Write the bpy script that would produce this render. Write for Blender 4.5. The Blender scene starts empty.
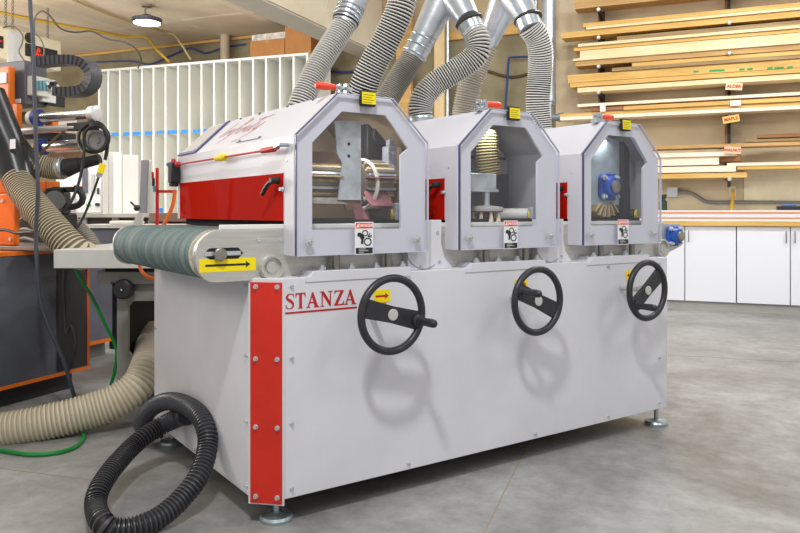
import bpy, math, random
from mathutils import Vector, Matrix
random.seed(7)
scn = bpy.context.scene
COL = scn.collection
PI = math.pi
FPX, CX, HY, CAMZ = 742.0, 400.0, 212.0, 1.2   # focal length in pixels, horizon row, eye height

# ---------------------------------------------------------------- frames
ID = Matrix.Identity(4)
MF = Matrix.Translation((-0.4412, 2.823, 0)) @ Matrix.Rotation(math.radians(34.7), 4, 'Z')     # sander: x along its front, y into it
RF = Matrix.Translation((3.57, 9.75, 0)) @ Matrix.Rotation(math.radians(-23.0), 4, 'Z')        # room: x along the back wall, y beyond it

def at(px, py, Y):
    return Vector(((px-CX)/FPX*Y, Y, CAMZ-(py-HY)/FPX*Y))
def onz(px, py, z):
    return at(px, py, (CAMZ-z)*FPX/(py-HY))
def pl(F, px, py, yl):
    """point where the sight line meets the plane y=yl of frame F, in F coordinates"""
    inv = F.inverted()
    o = inv @ Vector((0, 0, CAMZ)); d = (inv.to_3x3() @ Vector(((px-CX)/FPX, 1, (HY-py)/FPX)))
    t = (yl-o.y)/d.y
    return o+d*t
def plx(F, px, py, xl):
    inv = F.inverted()
    o = inv @ Vector((0, 0, CAMZ)); d = (inv.to_3x3() @ Vector(((px-CX)/FPX, 1, (HY-py)/FPX)))
    t = (xl-o.x)/d.x
    return o+d*t

# ---------------------------------------------------------------- materials
def lin(c):
    return tuple(((v/255)/12.92 if v/255 <= .04045 else ((v/255+.055)/1.055)**2.4) for v in c)
_M = {}
def mat(name, rgb, rough=.5, metal=0., noise=0., ns=6., bump=0., stretch=None, coat=0., rgb2=None, spec=None):
    if name in _M: return _M[name]
    m = bpy.data.materials.new(name); m.use_nodes = True
    nt = m.node_tree; b = nt.nodes['Principled BSDF']
    c = lin(rgb)
    b.inputs['Base Color'].default_value = (*c, 1)
    b.inputs['Roughness'].default_value = rough
    b.inputs['Metallic'].default_value = metal
    if coat: b.inputs['Coat Weight'].default_value = coat
    if spec is not None: b.inputs['Specular IOR Level'].default_value = spec
    if noise or bump or rgb2:
        tc = nt.nodes.new('ShaderNodeTexCoord'); mp = nt.nodes.new('ShaderNodeMapping')
        nt.links.new(tc.outputs['Object'], mp.inputs['Vector'])
        if stretch: mp.inputs['Scale'].default_value = stretch
        n = nt.nodes.new('ShaderNodeTexNoise'); n.inputs['Scale'].default_value = ns
        n.inputs['Detail'].default_value = 6; n.inputs['Roughness'].default_value = .6
        nt.links.new(mp.outputs['Vector'], n.inputs['Vector'])
        if noise or rgb2:
            r = nt.nodes.new('ShaderNodeValToRGB')
            c2 = lin(rgb2) if rgb2 else tuple(v*(1-noise) for v in c)
            hi = c if rgb2 else tuple(min(1, v*(1+noise*.5)) for v in c)
            r.color_ramp.elements[0].position = .35; r.color_ramp.elements[1].position = .65
            r.color_ramp.elements[0].color = (*c2, 1); r.color_ramp.elements[1].color = (*hi, 1)
            nt.links.new(n.outputs['Fac'], r.inputs['Fac']); nt.links.new(r.outputs['Color'], b.inputs['Base Color'])
        if bump:
            bp = nt.nodes.new('ShaderNodeBump'); bp.inputs['Strength'].default_value = bump; bp.inputs['Distance'].default_value = .01
            nt.links.new(n.outputs['Fac'], bp.inputs['Height']); nt.links.new(bp.outputs['Normal'], b.inputs['Normal'])
    _M[name] = m
    return m
def emis(name, rgb, s):
    m = bpy.data.materials.new(name); m.use_nodes = True; nt = m.node_tree
    b = nt.nodes['Principled BSDF']; b.inputs['Emission Color'].default_value = (*lin(rgb), 1); b.inputs['Emission Strength'].default_value = s
    return m
def clear(name, tint, gl=.06, rough=.05, tintmix=None):
    m = bpy.data.materials.new(name); m.use_nodes = True; nt = m.node_tree; nt.nodes.clear()
    o = nt.nodes.new('ShaderNodeOutputMaterial'); t = nt.nodes.new('ShaderNodeBsdfTransparent'); g = nt.nodes.new('ShaderNodeBsdfGlossy')
    t.inputs['Color'].default_value = (*tint, 1); g.inputs['Roughness'].default_value = rough
    lw = nt.nodes.new('ShaderNodeLayerWeight'); lw.inputs['Blend'].default_value = .5
    f = nt.nodes.new('ShaderNodeMath'); f.operation = 'POWER'; f.inputs[1].default_value = 5; nt.links.new(lw.outputs['Facing'], f.inputs[0])
    mx = nt.nodes.new('ShaderNodeMixShader'); a = nt.nodes.new('ShaderNodeMath'); a.operation = 'MULTIPLY_ADD'
    a.inputs[1].default_value = .5; a.inputs[2].default_value = gl
    nt.links.new(f.outputs[0], a.inputs[0]); a.use_clamp = True; nt.links.new(a.outputs[0], mx.inputs[0])
    nt.links.new(t.outputs[0], mx.inputs[1]); nt.links.new(g.outputs[0], mx.inputs[2])
    last = mx
    if tintmix:
        d = nt.nodes.new('ShaderNodeBsdfDiffuse'); d.inputs['Color'].default_value = (*lin(tintmix[0]), 1)
        m2 = nt.nodes.new('ShaderNodeMixShader'); m2.inputs[0].default_value = tintmix[1]
        nt.links.new(mx.outputs[0], m2.inputs[1]); nt.links.new(d.outputs[0], m2.inputs[2]); last = m2
    nt.links.new(last.outputs[0], o.inputs[0])
    return m

WHITE = mat('white_powder_coat', (218, 218, 224), .38, noise=.05, ns=3)
WHITE2 = mat('white_powder_coat_housing', (218, 218, 225), .4)
CREAMM = mat('machine_cream', (214, 214, 210), .45, noise=.06)
RED = mat('red_paint', (214, 40, 20), .35, noise=.12, ns=4)
DRED = mat('red_print', (188, 30, 34), .5)
BLK = mat('black_plastic', (34, 35, 38), .45)
BLK2 = mat('black_wheel_plastic', (44, 45, 49), .38, noise=.15, ns=30)
DARK = mat('dark_underside_and_shade', (30, 29, 28), .9)  # also the painted shade in gaps and openings
STEEL = mat('bolt_steel', (214, 222, 226), .3, .75)
ALU = mat('brushed_aluminium', (206, 204, 198), .42, .55, noise=.1, ns=8, stretch=(1, 1, 14))
GALV = mat('galvanised_sheet', (196, 204, 210), .33, .9, noise=.25, ns=12, bump=.15)
GALVL = mat('galvanised_plate', (190, 198, 200), .5, .3, noise=.25, ns=14)
YEL = mat('yellow_sticker', (250, 226, 0), .5)
GREYD = mat('grey_disc', (190, 190, 186), .5)
RUB = mat('black_rubber', (26, 27, 29), .55)

# ---------------------------------------------------------------- mesh builder
def catmull(pts, step):
    P = [Vector(p) for p in pts]
    if len(P) == 2: dense = [P[0].lerp(P[1], i/40) for i in range(41)]
    else:
        Q = [P[0]*2-P[1]]+P+[P[-1]*2-P[-2]]; dense = []
        for i in range(1, len(Q)-2):
            a, b, c, d = Q[i-1:i+3]
            for k in range(24):
                t = k/24
                dense.append(.5*((2*b)+(c-a)*t+(2*a-5*b+4*c-d)*t*t+(3*b-a-3*c+d)*t**3))
        dense.append(P[-1])
    L = [0]
    for i in range(1, len(dense)): L.append(L[-1]+(dense[i]-dense[i-1]).length)
    n = max(2, int(round(L[-1]/step))); out = []; j = 0
    for i in range(n+1):
        s = L[-1]*i/n
        while j < len(L)-2 and L[j+1] < s: j += 1
        f = (s-L[j])/max(1e-9, L[j+1]-L[j]); out.append(dense[j].lerp(dense[j+1], min(1, f)))
    return out
def frames(P):
    T = []
    for i in range(len(P)):
        a = P[max(0, i-1)]; b = P[min(len(P)-1, i+1)]; T.append((b-a).normalized())
    n = T[0].orthogonal().normalized(); out = []
    for i, t in enumerate(T):
        n = (n-t*n.dot(t)).normalized(); out.append((t, n, t.cross(n)))
    return out

class MB:
    def __init__(s): s.v = []; s.f = []; s.m = []; s.cm = 0
    def mi(s, i): s.cm = i; return s
    def add(s, vs, fs):
        o = len(s.v); s.v += [Vector(v) for v in vs]
        for f in fs: s.f.append([o+i for i in f]); s.m.append(s.cm)
        return s
    def box(s, x0, x1, y0, y1, z0, z1):
        return s.add([(x, y, z) for x in (x0, x1) for y in (y0, y1) for z in (z0, z1)],
                     [(0, 1, 3, 2), (4, 6, 7, 5), (0, 4, 5, 1), (2, 3, 7, 6), (0, 2, 6, 4), (1, 5, 7, 3)])
    def hexa(s, a, b):      # two matching loops
        n = len(a)
        return s.add(list(a)+list(b), [list(range(n))[::-1], list(range(n, 2*n))]+[(i, (i+1) % n, n+(i+1) % n, n+i) for i in range(n)])
    def prism(s, poly, axis, a0, a1):
        def mk(p, a): return {'x': (a, p[0], p[1]), 'y': (p[0], a, p[1]), 'z': (p[0], p[1], a)}[axis]
        return s.hexa([mk(p, a0) for p in poly], [mk(p, a1) for p in poly])
    def ringplate(s, outer, inner, axis, a0, a1):
        def mk(p, a): return {'x': (a, p[0], p[1]), 'y': (p[0], a, p[1]), 'z': (p[0], p[1], a)}[axis]
        n = len(outer); V = [mk(p, a0) for p in outer]+[mk(p, a0) for p in inner]+[mk(p, a1) for p in outer]+[mk(p, a1) for p in inner]
        F = []
        for i in range(n):
            j = (i+1) % n
            F += [(i, j, n+j, n+i), (2*n+i, 3*n+i, 3*n+j, 2*n+j), (i, 2*n+i, 2*n+j, j), (n+i, n+j, 3*n+j, 3*n+i)]
        return s.add(V, F)
    def rings(s, R, closed=False, caps=True):
        n = len(R[0]); V = [p for r in R for p in r]; F = []
        K = len(R)
        for i in range(K-1 if not closed else K):
            a = i*n; b = ((i+1) % K)*n
            for j in range(n): F.append((a+j, a+(j+1) % n, b+(j+1) % n, b+j))
        if caps and not closed: F += [list(range(n))[::-1], [(K-1)*n+j for j in range(n)]]
        return s.add(V, F)
    def cyl(s, p0, p1, r, r1=None, seg=24, caps=True):
        p0 = Vector(p0); p1 = Vector(p1); r1 = r if r1 is None else r1
        t = (p1-p0).normalized(); n = t.orthogonal().normalized(); b = t.cross(n)
        return s.rings([[p+(n*math.cos(2*PI*j/seg)+b*math.sin(2*PI*j/seg))*q for j in range(seg)] for p, q in ((p0, r), (p1, r1))], caps=caps)
    def lathe(s, p0, axis, prof, seg=28, caps=True):   # prof: (distance along axis, radius)
        p0 = Vector(p0); t = Vector(axis).normalized(); n = t.orthogonal().normalized(); b = t.cross(n)
        return s.rings([[p0+t*h+(n*math.cos(2*PI*j/seg)+b*math.sin(2*PI*j/seg))*max(r, 1e-4) for j in range(seg)] for h, r in prof], caps=caps)
    def tube(s, pts, r, seg=8, step=.03, smooth=True):
        P = catmull(pts, step) if smooth else [Vector(p) for p in pts]
        fr = frames(P)
        return s.rings([[P[i]+(n*math.cos(2*PI*j/seg)+b*math.sin(2*PI*j/seg))*r for j in range(seg)] for i, (t, n, b) in enumerate(fr)])
    def hose(s, pts, r, pitch, depth=.12, seg=28, duty=.5, rf=None, mats=(0, 1)):
        P = catmull(pts, pitch/4); fr = frames(P); R = []; K = len(P)
        for i, (t, n, b) in enumerate(fr):
            q = r*(rf(i/K) if rf else 1)
            q *= (1 if i % 4 in (0, 1) else 1-depth)
            R.append([P[i]+(n*math.cos(2*PI*j/seg)+b*math.sin(2*PI*j/seg))*q for j in range(seg)])
        st = len(s.f); s.rings(R)
        for i in range(K-1):
            for j in range(seg): s.m[st+i*seg+j] = mats[0] if i % 4 in ((0, 3) if duty >= .5 else (0,)) else mats[1]
        return s
    def torus(s, c, axis, R, r, seg=40, ss=12, sx=1.):
        c = Vector(c); t = Vector(axis).normalized(); n = t.orthogonal().normalized(); b = t.cross(n); L = []
        for i in range(seg):
            a = 2*PI*i/seg; e = n*math.cos(a)+b*math.sin(a)
            L.append([c+e*(R+r*math.cos(2*PI*j/ss))+t*(r*sx*math.sin(2*PI*j/ss)) for j in range(ss)])
        return s.rings(L, closed=True)
    def sphere(s, c, r, seg=16, sc=(1, 1, 1)):
        c = Vector(c); L = []
        for i in range(1, seg//2):
            a = PI*i/(seg//2)
            L.append([c+Vector((math.sin(a)*math.cos(2*PI*j/seg)*sc[0], math.sin(a)*math.sin(2*PI*j/seg)*sc[1], math.cos(a)*sc[2]))*r for j in range(seg)])
        return s.rings(L)
    def ribbon(s, pts, w, map3, step=.02):     # flat stroke; pts (x,y) or (x,y,w)
        P = []
        for p in pts: P.append((p[0], p[1], p[2] if len(p) > 2 else w))
        V = []; n = len(P)
        for i in range(n):
            a = P[max(0, i-1)]; b = P[min(n-1, i+1)]; dx, dy = b[0]-a[0], b[1]-a[1]; l = math.hypot(dx, dy) or 1
            nx, ny = -dy/l, dx/l; q = P[i][2]/2
            V += [map3(P[i][0]+nx*q, P[i][1]+ny*q), map3(P[i][0]-nx*q, P[i][1]-ny*q)]
        return s.add(V, [(2*i, 2*i+1, 2*i+3, 2*i+2) for i in range(n-1)])
    def xf(s, M, start=0):
        for i in range(start, len(s.v)): s.v[i] = M @ s.v[i]
        return s
    def build(s, name, mats, parent=None, frame=ID, bevel=0, smooth=True, label=None, sharp=35, origin=None):
        if not isinstance(mats, (list, tuple)): mats = [mats]
        me = bpy.data.meshes.new(name)
        if parent is not None: off = OFF[parent.name]; M = None
        else:
            if origin is None:
                xs = [v.x for v in s.v]; ys = [v.y for v in s.v]; zs = [v.z for v in s.v]
                origin = Vector(((min(xs)+max(xs))/2, (min(ys)+max(ys))/2, min(zs)))
            off = Vector(origin); M = frame @ Matrix.Translation(off)
        me.from_pydata([tuple(v-off) for v in s.v], [], s.f)
        for m in mats: me.materials.append(m)
        me.polygons.foreach_set('material_index', s.m)
        me.polygons.foreach_set('use_smooth', [smooth]*len(s.f))
        me.update()
        import bmesh
        bm = bmesh.new(); bm.from_mesh(me); bmesh.ops.recalc_face_normals(bm, faces=bm.faces); bm.to_mesh(me); bm.free()
        if smooth: me.set_sharp_from_angle(angle=math.radians(sharp))
        o = bpy.data.objects.new(name, me); COL.objects.link(o)
        if parent is not None: o.parent = parent
        else: o.matrix_world = M
        OFF[o.name] = off
        if bevel:
            bv = o.modifiers.new('bevel', 'BEVEL'); bv.width = bevel; bv.segments = 2; bv.limit_method = 'ANGLE'; bv.angle_limit = math.radians(40)
        if label: o['label'] = label
        return o
OFF = {}
def tag(o, label, cat, group=None):
    o['label'] = label; o['category'] = cat
    if group: o['group'] = group
    return o
def thing(name, label, cat, frame=ID, base=(0, 0, 0), group=None):
    o = bpy.data.objects.new(name, None); COL.objects.link(o); o.empty_display_size = .1
    o.matrix_world = frame @ Matrix.Translation(Vector(base)); OFF[o.name] = Vector(base)
    return tag(o, label, cat, group)
def struct(o): o['kind'] = 'structure'; return o
def dup(o, loc=None, parent=None):
    c = o.copy(); COL.objects.link(c); OFF[c.name] = OFF[o.name]
    if parent is not None: c.parent = parent
    if loc is not None: c.location = loc
    for ch in [x for x in o.children]:
        dup(ch, parent=c)
    return c
def text_mesh(s, size, name, m, M, parent=None, frame=ID, bold=.0, ext=.0005):
    cu = bpy.data.curves.new(name, 'FONT'); cu.body = s; cu.size = size; cu.align_x = 'CENTER'; cu.align_y = 'CENTER'; cu.offset = bold; cu.extrude = ext
    cu.space_line = .9
    t = bpy.data.objects.new(name, cu); COL.objects.link(t)
    dg = bpy.context.evaluated_depsgraph_get(); dg.update()
    me = bpy.data.meshes.new_from_object(t.evaluated_get(dg))
    bpy.data.objects.remove(t)
    mb = MB(); mb.add([M @ v.co for v in me.vertices], [list(p.vertices) for p in me.polygons])
    return mb.build(name, m, parent, frame, smooth=False)
# ================================================================ THE SANDER (frame MF, metres)
ROOT = thing('brush_sander', 'long white three-head brush sanding machine with red corner strip, STANZA lettering and black handwheels', 'machine', MF, (0, 0, 0))
BT, BB, BL, BW = .947, .105, 2.363, 1.333
b = MB()
poly = [(0, 0), (BL, 0), (BL, BW), (-.0968, BW), (-.0968, .0968)]
b.prism(poly, 'z', BB, BT)
BASE = b.build('base_cabinet', WHITE, ROOT, bevel=.003)
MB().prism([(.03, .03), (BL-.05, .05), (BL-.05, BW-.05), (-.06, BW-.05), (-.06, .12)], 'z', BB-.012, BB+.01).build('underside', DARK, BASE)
# raised lips on top edge at each head
for i in range(3):
    x0 = .03+.804*i
    MB().prism([(x0+.06, BT-.02), (x0+.56, BT-.02), (x0+.56, BT+.02), (x0+.095, BT+.022), (x0+.08, BT+.003), (x0+.06, BT)], 'y', -.004, .09).build('mounting_plate', WHITE2, BASE, bevel=.002)
# chamfered red corner strip
c0 = Vector((0, 0, 0)); c1 = Vector((-.0968, .0968, 0)); cn = Vector((-1, -1, 0)).normalized()
def corner(u, z, h=0): return c0.lerp(c1, u)+Vector((0, 0, z))+cn*h
b = MB(); b.hexa([corner(-.02, .083, .002), corner(1.03, .083, .002), corner(1.03, .945, .002), corner(-.02, .945, .002)],
                 [corner(-.02, .083, .006), corner(1.03, .083, .006), corner(1.03, .945, .006), corner(-.02, .945, .006)])
CP = b.build('corner_plate', WHITE2, ROOT, bevel=.001)
b = MB(); b.hexa([corner(.035, .089, .006), corner(.965, .089, .006), corner(.965, .932, .006), corner(.035, .932, .006)],
                 [corner(.035, .089, .010), corner(.965, .089, .010), corner(.965, .932, .010), corner(.035, .932, .010)])
b.build('red_strip', RED, CP, bevel=.001, label='glossy red corner strip')
def bolt(p, n, r=.009, h=.008, parent=BASE, name='bolt'):
    p = Vector(p); n = Vector(n).normalized()
    b = MB(); r *= .8; b.lathe(p, n, [(0, r*1.2), (.0015, r*1.2), (.0015, r*.85), (h, r*.85), (h, r*.4), (h*.6, r*.3)], seg=12)
    return b.build(name, STEEL, parent)
for z in (.915, .64, .38, .115):
    for u in (.17, .8): bolt(corner(u, z, .010), cn, .010, .012, CP)
for x in (.032, .58, 1.33, 1.86, 2.29):
    for z in ((.915, .13) if 0.1 < x < 2.2 else (.915, .64, .39, .14)): bolt((x, 0, z), (0, -1, 0), .009, .010)
for z in (.915, .645, .39, .14):
    bolt((-.0968, .125, z), (-1, 0, 0), .008, .01)
for y, z in ((.7, .13), (1.15, .13), (1.29, .9), (1.29, .6)): bolt((-.0968, y, z), (-1, 0, 0), .008, .01)

# ---- STANZA lettering
def panel_xy(x, z): return (x, -.0012, z)
LET = {}
def R(x0, y0, x1, y1): return [(x0, y0), (x1, y0), (x1, y1), (x0, y1)]
LET['T'] = (.78, [R(.29, .03, .50, 1), R(.02, .92, .76, 1), [(.02, .97), (.02, .72), (.06, .72), (.1, .86), (.2, .955)], [(.76, .97), (.76, .72), (.72, .72), (.68, .86), (.58, .955)], R(.2, 0, .58, .04)])
LET['A'] = (.98, [[(.07, .02), (.18, .02), (.49, .86), (.44, .97)], [(.44, 1), (.36, .86), (.65, .02), (.90, .02), (.52, 1)], R(.23, .28, .66, .36), R(.0, 0, .30, .06), R(.56, 0, .98, .06)])
LET['N'] = (1.02, [R(.13, .02, .22, .97), R(.77, .0, .86, .98), [(.05, 1), (.29, 1), (.86, .22), (.86, 0), (.76, 0)], R(.0, .94, .28, 1), R(.03, 0, .34, .06), R(.64, .94, .99, 1)])
LET['Z'] = (.84, [R(.06, .92, .8, 1), R(.04, 0, .8, .08), [(.02, .0), (.28, .03), (.82, .97), (.57, .97)], [(.06, .97), (.06, .74), (.1, .74), (.15, .88), (.26, .955)], [(.82, .03), (.82, .28), (.78, .28), (.72, .12), (.58, .045)]])
LET['S'] = (.66, [])
def lettering():
    b = MB(); H = .0600; x = .006; z0 = .828; sl = .0
    for ch in 'STANZA':
        w, polys = LET[ch]
        for q, P in enumerate(polys):
            lift = -.0012-.00012*q
            b.add([(x+p[0]*H*.96, lift, z0+p[1]*H) for p in P], [list(range(len(P)))])
        if ch == 'S':
            pts = [(.58, .76, .03), (.55, .88, .05), (.44, .96, .06), (.3, .97, .08), (.16, .92, .12), (.09, .79, .15), (.13, .66, .17), (.28, .56, .18), (.43, .46, .18), (.53, .33, .16), (.53, .18, .13), (.45, .07, .09), (.3, .03, .06), (.16, .05, .05), (.07, .14, .04), (.04, .28, .03)]
            b.ribbon([(p[0]*H, p[1]*H, p[2]*H) for p in pts], .01, lambda X, Y: (x+X, -.0012, z0+Y))
            b.add([(x+.02*H, -.0013, z0), (x+.05*H, -.0013, z0), (x+.07*H, -.0013, z0+.3*H), (x+.02*H, -.0013, z0+.3*H)], [(0, 1, 2, 3)])
            b.add([(x+.56*H, -.0013, z0+.7*H), (x+.6*H, -.0013, z0+.7*H), (x+.6*H, -.0013, z0+H), (x+.56*H, -.0013, z0+H)], [(0, 1, 2, 3)])
        x += (w*H+.05*H*(0.2 if ch == 'Z' else 1))*.96
    b.add([(.005, -.0012, .810), (x, -.0012, .810), (x, -.0012, .8175), (.005, -.0012, .8175)], [(0, 1, 2, 3)])
    return b.build('maker_lettering', DRED, BASE, smooth=False, label='red serif STANZA lettering with underline')
lettering()

# ---- arrow stickers
def arrow_sticker(F, cx, cz, w, h, col, dirn, y, parent, name='arrow_sticker', tilt=0, axis='y'):
    b = MB(); b.box(-w/2, w/2, -.0008, 0, -h/2, h/2)
    t = .0010
    b.mi(1); L = w*.40; a = h*.26; s = dirn
    P = [(-L*s, -a*.32), (L*s-a*1.3*s, -a*.32), (L*s-a*1.5*s, -a), (L*s, 0), (L*s-a*1.5*s, a), (L*s-a*1.3*s, a*.32), (-L*s, a*.32)]
    b.add([(p[0], -t-.0003, p[1]) for p in P], [list(range(7))])
    b.xf(Matrix.Translation((cx, y, cz)) @ Matrix.Rotation(tilt, 4, 'Y'))
    return b.build(name, [YEL, col], parent, smooth=False)
for px, py, dr in ((382, 296, 1), (521, 284.5, 1), (630, 275, -1)):
    p = pl(MF, px, py, 0); arrow_sticker(None, p.x, p.z, .082 if px < 600 else .068, .052, DRED, dr, -.001, BASE)
    MB().box(p.x-.01, p.x+.02, -.002, -.0005, p.z-.045, p.z-.027).build('orange_mark', mat('orange_print', (240, 120, 30), .5), BASE)

# ---- handwheels
def handwheel(cx, ang, hside):
    cz = .799; y = -.172; Rr = .1425; cx += .002
    b = MB()
    b.torus((cx, y, cz), (0, 1, 0), Rr, .0155, 56, 14)
    W = b.build('handwheel', BLK2, ROOT)
    Mx = Matrix.Translation((cx, y, cz)) @ Matrix.Rotation(-ang, 4, 'Y')
    b = MB(); n = 12; P = []
    for k in range(n+1):
        x = -.132+.264*k/n; P.append((x, .033+.005*abs(x/.13)))
    poly = [(x, -h) for x, h in P]+[(x, h) for x, h in P[::-1]]
    b.prism(poly, 'y', -.004, .014); b.xf(Mx); b.build('spoke', BLK2, W, bevel=.003)
    b = MB(); b.lathe((cx, y-.004, cz), (0, -1, 0), [(0, .023), (.003, .023), (.005, .021)], 28); b.build('hub_cap', GREYD, W, label='light grey hub cap')
    b = MB(); b.lathe((cx, y+.014, cz), (0, 1, 0), [(0, .024), (.03, .022), (.031, .013), (.152, .013)], 24); b.build('shaft', ALU, W)
    e = Mx @ Vector((.120*hside, 0, 0))
    b = MB(); b.lathe(e, (0, -1, 0), [(0, .025), (.016, .025), (.02, .017), (.026, .016), (.05, .0155), (.100, .0175), (.118, .016), (.126, .010), (.128, .002)], 20)
    b.build('crank_handle', BLK2, W)
for cx, a, h in ((.379, -15, 1), (1.172, -24, -1), (1.955, 36, -1)):
    handwheel(cx, math.radians(a), h)

# ---- feet
def foot(x, y):
    b = MB(); b.lathe((x, y, 0), (0, 0, 1), [(0, .064), (.012, .066), (.022, .06), (.028, .03), (.034, .022), (.034, .012), (.12, .012)], 28)
    F = b.build('levelling_foot', mat('zinc_foot', (176, 190, 196), .35, .8, noise=.15, ns=20), ROOT)
    MB().lathe((x, y, .085), (0, 0, 1), [(0, .019), (.013, .019)], 6).build('lock_nut', STEEL, F)
for x, y in ((.008, .085), (BL-.025, .055), (BL-.04, 1.25), (-.03, 1.25), (1.2, 1.25)): foot(x, y)

# ---- conveyor bed
ZR, RR = 1.037, .095
def stadium(x0, x1, z, r, n=20):
    P = [(x0+r*math.cos(PI/2+PI*k/n), z+r*math.sin(PI/2+PI*k/n)) for k in range(n+1)]
    P += [(x1+r*math.cos(-PI/2+PI*k/n), z+r*math.sin(-PI/2+PI*k/n)) for k in range(n+1)]
    return P
mbelt = bpy.data.materials.new('teal_rough_belt'); mbelt.use_nodes = True
nt = mbelt.node_tree; bs = nt.nodes['Principled BSDF']; tc = nt.nodes.new('ShaderNodeTexCoord'); sx = nt.nodes.new('ShaderNodeSeparateXYZ')
nt.links.new(tc.outputs['Object'], sx.inputs[0])
mp = nt.nodes.new('ShaderNodeMapping'); mp.inputs['Scale'].default_value = (1.5, 16, 1.5); nt.links.new(tc.outputs['Object'], mp.inputs[0])
n1 = nt.nodes.new('ShaderNodeTexNoise'); n1.inputs['Scale'].default_value = 1.6; n1.inputs['Detail'].default_value = 5; nt.links.new(mp.outputs[0], n1.inputs[0])
r1 = nt.nodes.new('ShaderNodeValToRGB'); r1.color_ramp.elements[0].position = .4; r1.color_ramp.elements[0].color = (*lin((92, 122, 124)), 1)
r1.color_ramp.elements[1].position = .66; r1.color_ramp.elements[1].color = (*lin((140, 158, 154)), 1); nt.links.new(n1.outputs['Fac'], r1.inputs[0])
wv = nt.nodes.new('ShaderNodeTexWave'); wv.bands_direction = 'Y'; wv.inputs['Scale'].default_value = 24; wv.inputs['Distortion'].default_value = 1.5; wv.inputs['Detail Scale'].default_value = 8
nt.links.new(tc.outputs['Object'], wv.inputs[0])
mm = nt.nodes.new('ShaderNodeMixRGB'); mm.blend_type = 'MULTIPLY'; mm.inputs[0].default_value = .62
nt.links.new(r1.outputs[0], mm.inputs[1]); nt.links.new(wv.outputs['Color'], mm.inputs[2]); nt.links.new(mm.outputs[0], bs.inputs['Base Color'])
bs.inputs['Roughness'].default_value = .75
bp = nt.nodes.new('ShaderNodeBump'); bp.inputs['Strength'].default_value = .5; bp.inputs['Distance'].default_value = .004; nt.links.new(wv.outputs['Fac'], bp.inputs['Height']); nt.links.new(bp.outputs[0], bs.inputs['Normal'])
X0, X1 = -.226, 2.50
b = MB(); b.prism(stadium(X0, X1, ZR, RR, 28), 'y', .14, 1.25); b.build('conveyor_belt', mbelt, ROOT, label='teal conveyor belt')
b = MB(); b.prism(stadium(X0, X1, ZR, RR+.0015, 28), 'y', .129, .140); b.build('belt_edge', mat('frayed_belt_edge', (196, 190, 170), .8, noise=.3, ns=60), ROOT)
ROL = MB().cyl((X0, .103, ZR), (X0, .129, ZR), RR-.006, seg=40).build('roller_end', ALU, ROOT)
# side plate with slot
b = MB()
def arc(cx, cz, r, a0, a1, n=10): return [(cx+r*math.cos(a0+(a1-a0)*k/n), cz+r*math.sin(a0+(a1-a0)*k/n)) for k in range(n+1)]
pp = arc(-.225, 1.045, .088, PI/2, PI*1.0, 10)+arc(-.235, 1.013, .076, PI*1.05, PI*1.5, 10)+[(2.40, .937), (2.62, 1.0), (2.64, 1.10), (2.60, 1.133)]
b.prism(pp, 'y', .085, .103)
SP = b.build('conveyor_side_plate', ALU, ROOT, bevel=.002)
b = MB(); b.prism(pp[::-1], 'y', 1.285, 1.30); b.build('conveyor_side_plate', ALU, ROOT)
slot = arc(-.255, 1.045, .021, PI/2, PI*1.5, 8)+[(-.15, 1.024), (-.13, 1.045), (-.15, 1.066)]
MB().prism(slot, 'y', .083, .0852).build('tension_slot', DARK, SP)
MB().box(-.28, -.14, .0815, .084, 1.037, 1.053).build('tension_rod', STEEL, SP)
MB().lathe((-.225, .086, 1.042), (0, -1, 0), [(0, .026), (.02, .026), (.024, .022)], 8).build('roller_shaft', mat('shaft_steel', (170, 165, 155), .35, .9, noise=.2, ns=30), SP)
p = pl(MF, 225, 265, .085)
arrow_sticker(None, p.x+.012, p.z, .222, .05, BLK, 1, .0845, SP, 'direction_sticker')
for px, py in ((259, 240), (281, 240), (259, 273)):
    q = pl(MF, px, py, .085); bolt((q.x, .085, q.z), (0, -1, 0), .010, .005, SP)
def ring_knob(x, z, r=.050):
    K = MB().lathe((x, .085, z), (0, -1, 0), [(0, r), (.02, r), (.028, r*.95), (.028, r*.78), (.012, r*.76), (.012, .001)], 12, caps=False).build('adjusting_ring', ALU, SP)
    MB().lathe((x, .078, z), (0, -1, 0), [(0, r*.5), (.012, r*.45)], 20).build('ring_bolt', ALU, K)
q = pl(MF, 270, 267, .085); ring_knob(q.x, q.z)
q = pl(MF, 660, 248, .085); ring_knob(q.x, q.z, .055)
MB().box(-.215, 2.45, .087, .115, 1.133, 1.152).build('guide_rail', mat('white_plastic', (232, 232, 228), .45), SP, bevel=.003)
# blue flange bearing
BLUE = mat('blue_cast_iron', (38, 92, 190), .4, noise=.3, ns=20, bump=.2)
def bearing(x, y, z, s, parent, name='flange_bearing'):
    pts = []
    for k in range(4):
        a = PI/4+k*PI/2
        pts += [(x+s*1.25*math.cos(a+d), z+s*1.25*math.sin(a+d)) for d in (-.2, -.07, .07, .2)]
    F = MB().prism(pts, 'y', y-.02, y).build(name, BLUE, parent, bevel=.004, label='blue flange bearing')
    MB().lathe((x, y-.02, z), (0, -1, 0), [(0, s*.85), (.03, s*.75), (.034, s*.6)], 28).build('bearing_boss', BLUE, F)
    MB().lathe((x, y-.05, z), (0, -1, 0), [(0, s*.5), (.018, s*.5), (.02, s*.42)], 24).build('shaft_end', mat('shaft_steel', (0, 0, 0)), F)
    for k in range(4):
        a = PI/4+k*PI/2
        MB().lathe((x+s*1.05*math.cos(a), y-.02, z+s*1.05*math.sin(a)), (0, -1, 0), [(0, s*.24), (.012, s*.24), (.014, s*.14), (.024, s*.14)], 8).build('bolt', STEEL, F)
q = pl(MF, 672, 236, .083); bearing(q.x, .085, q.z+.0, .055, SP)
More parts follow.
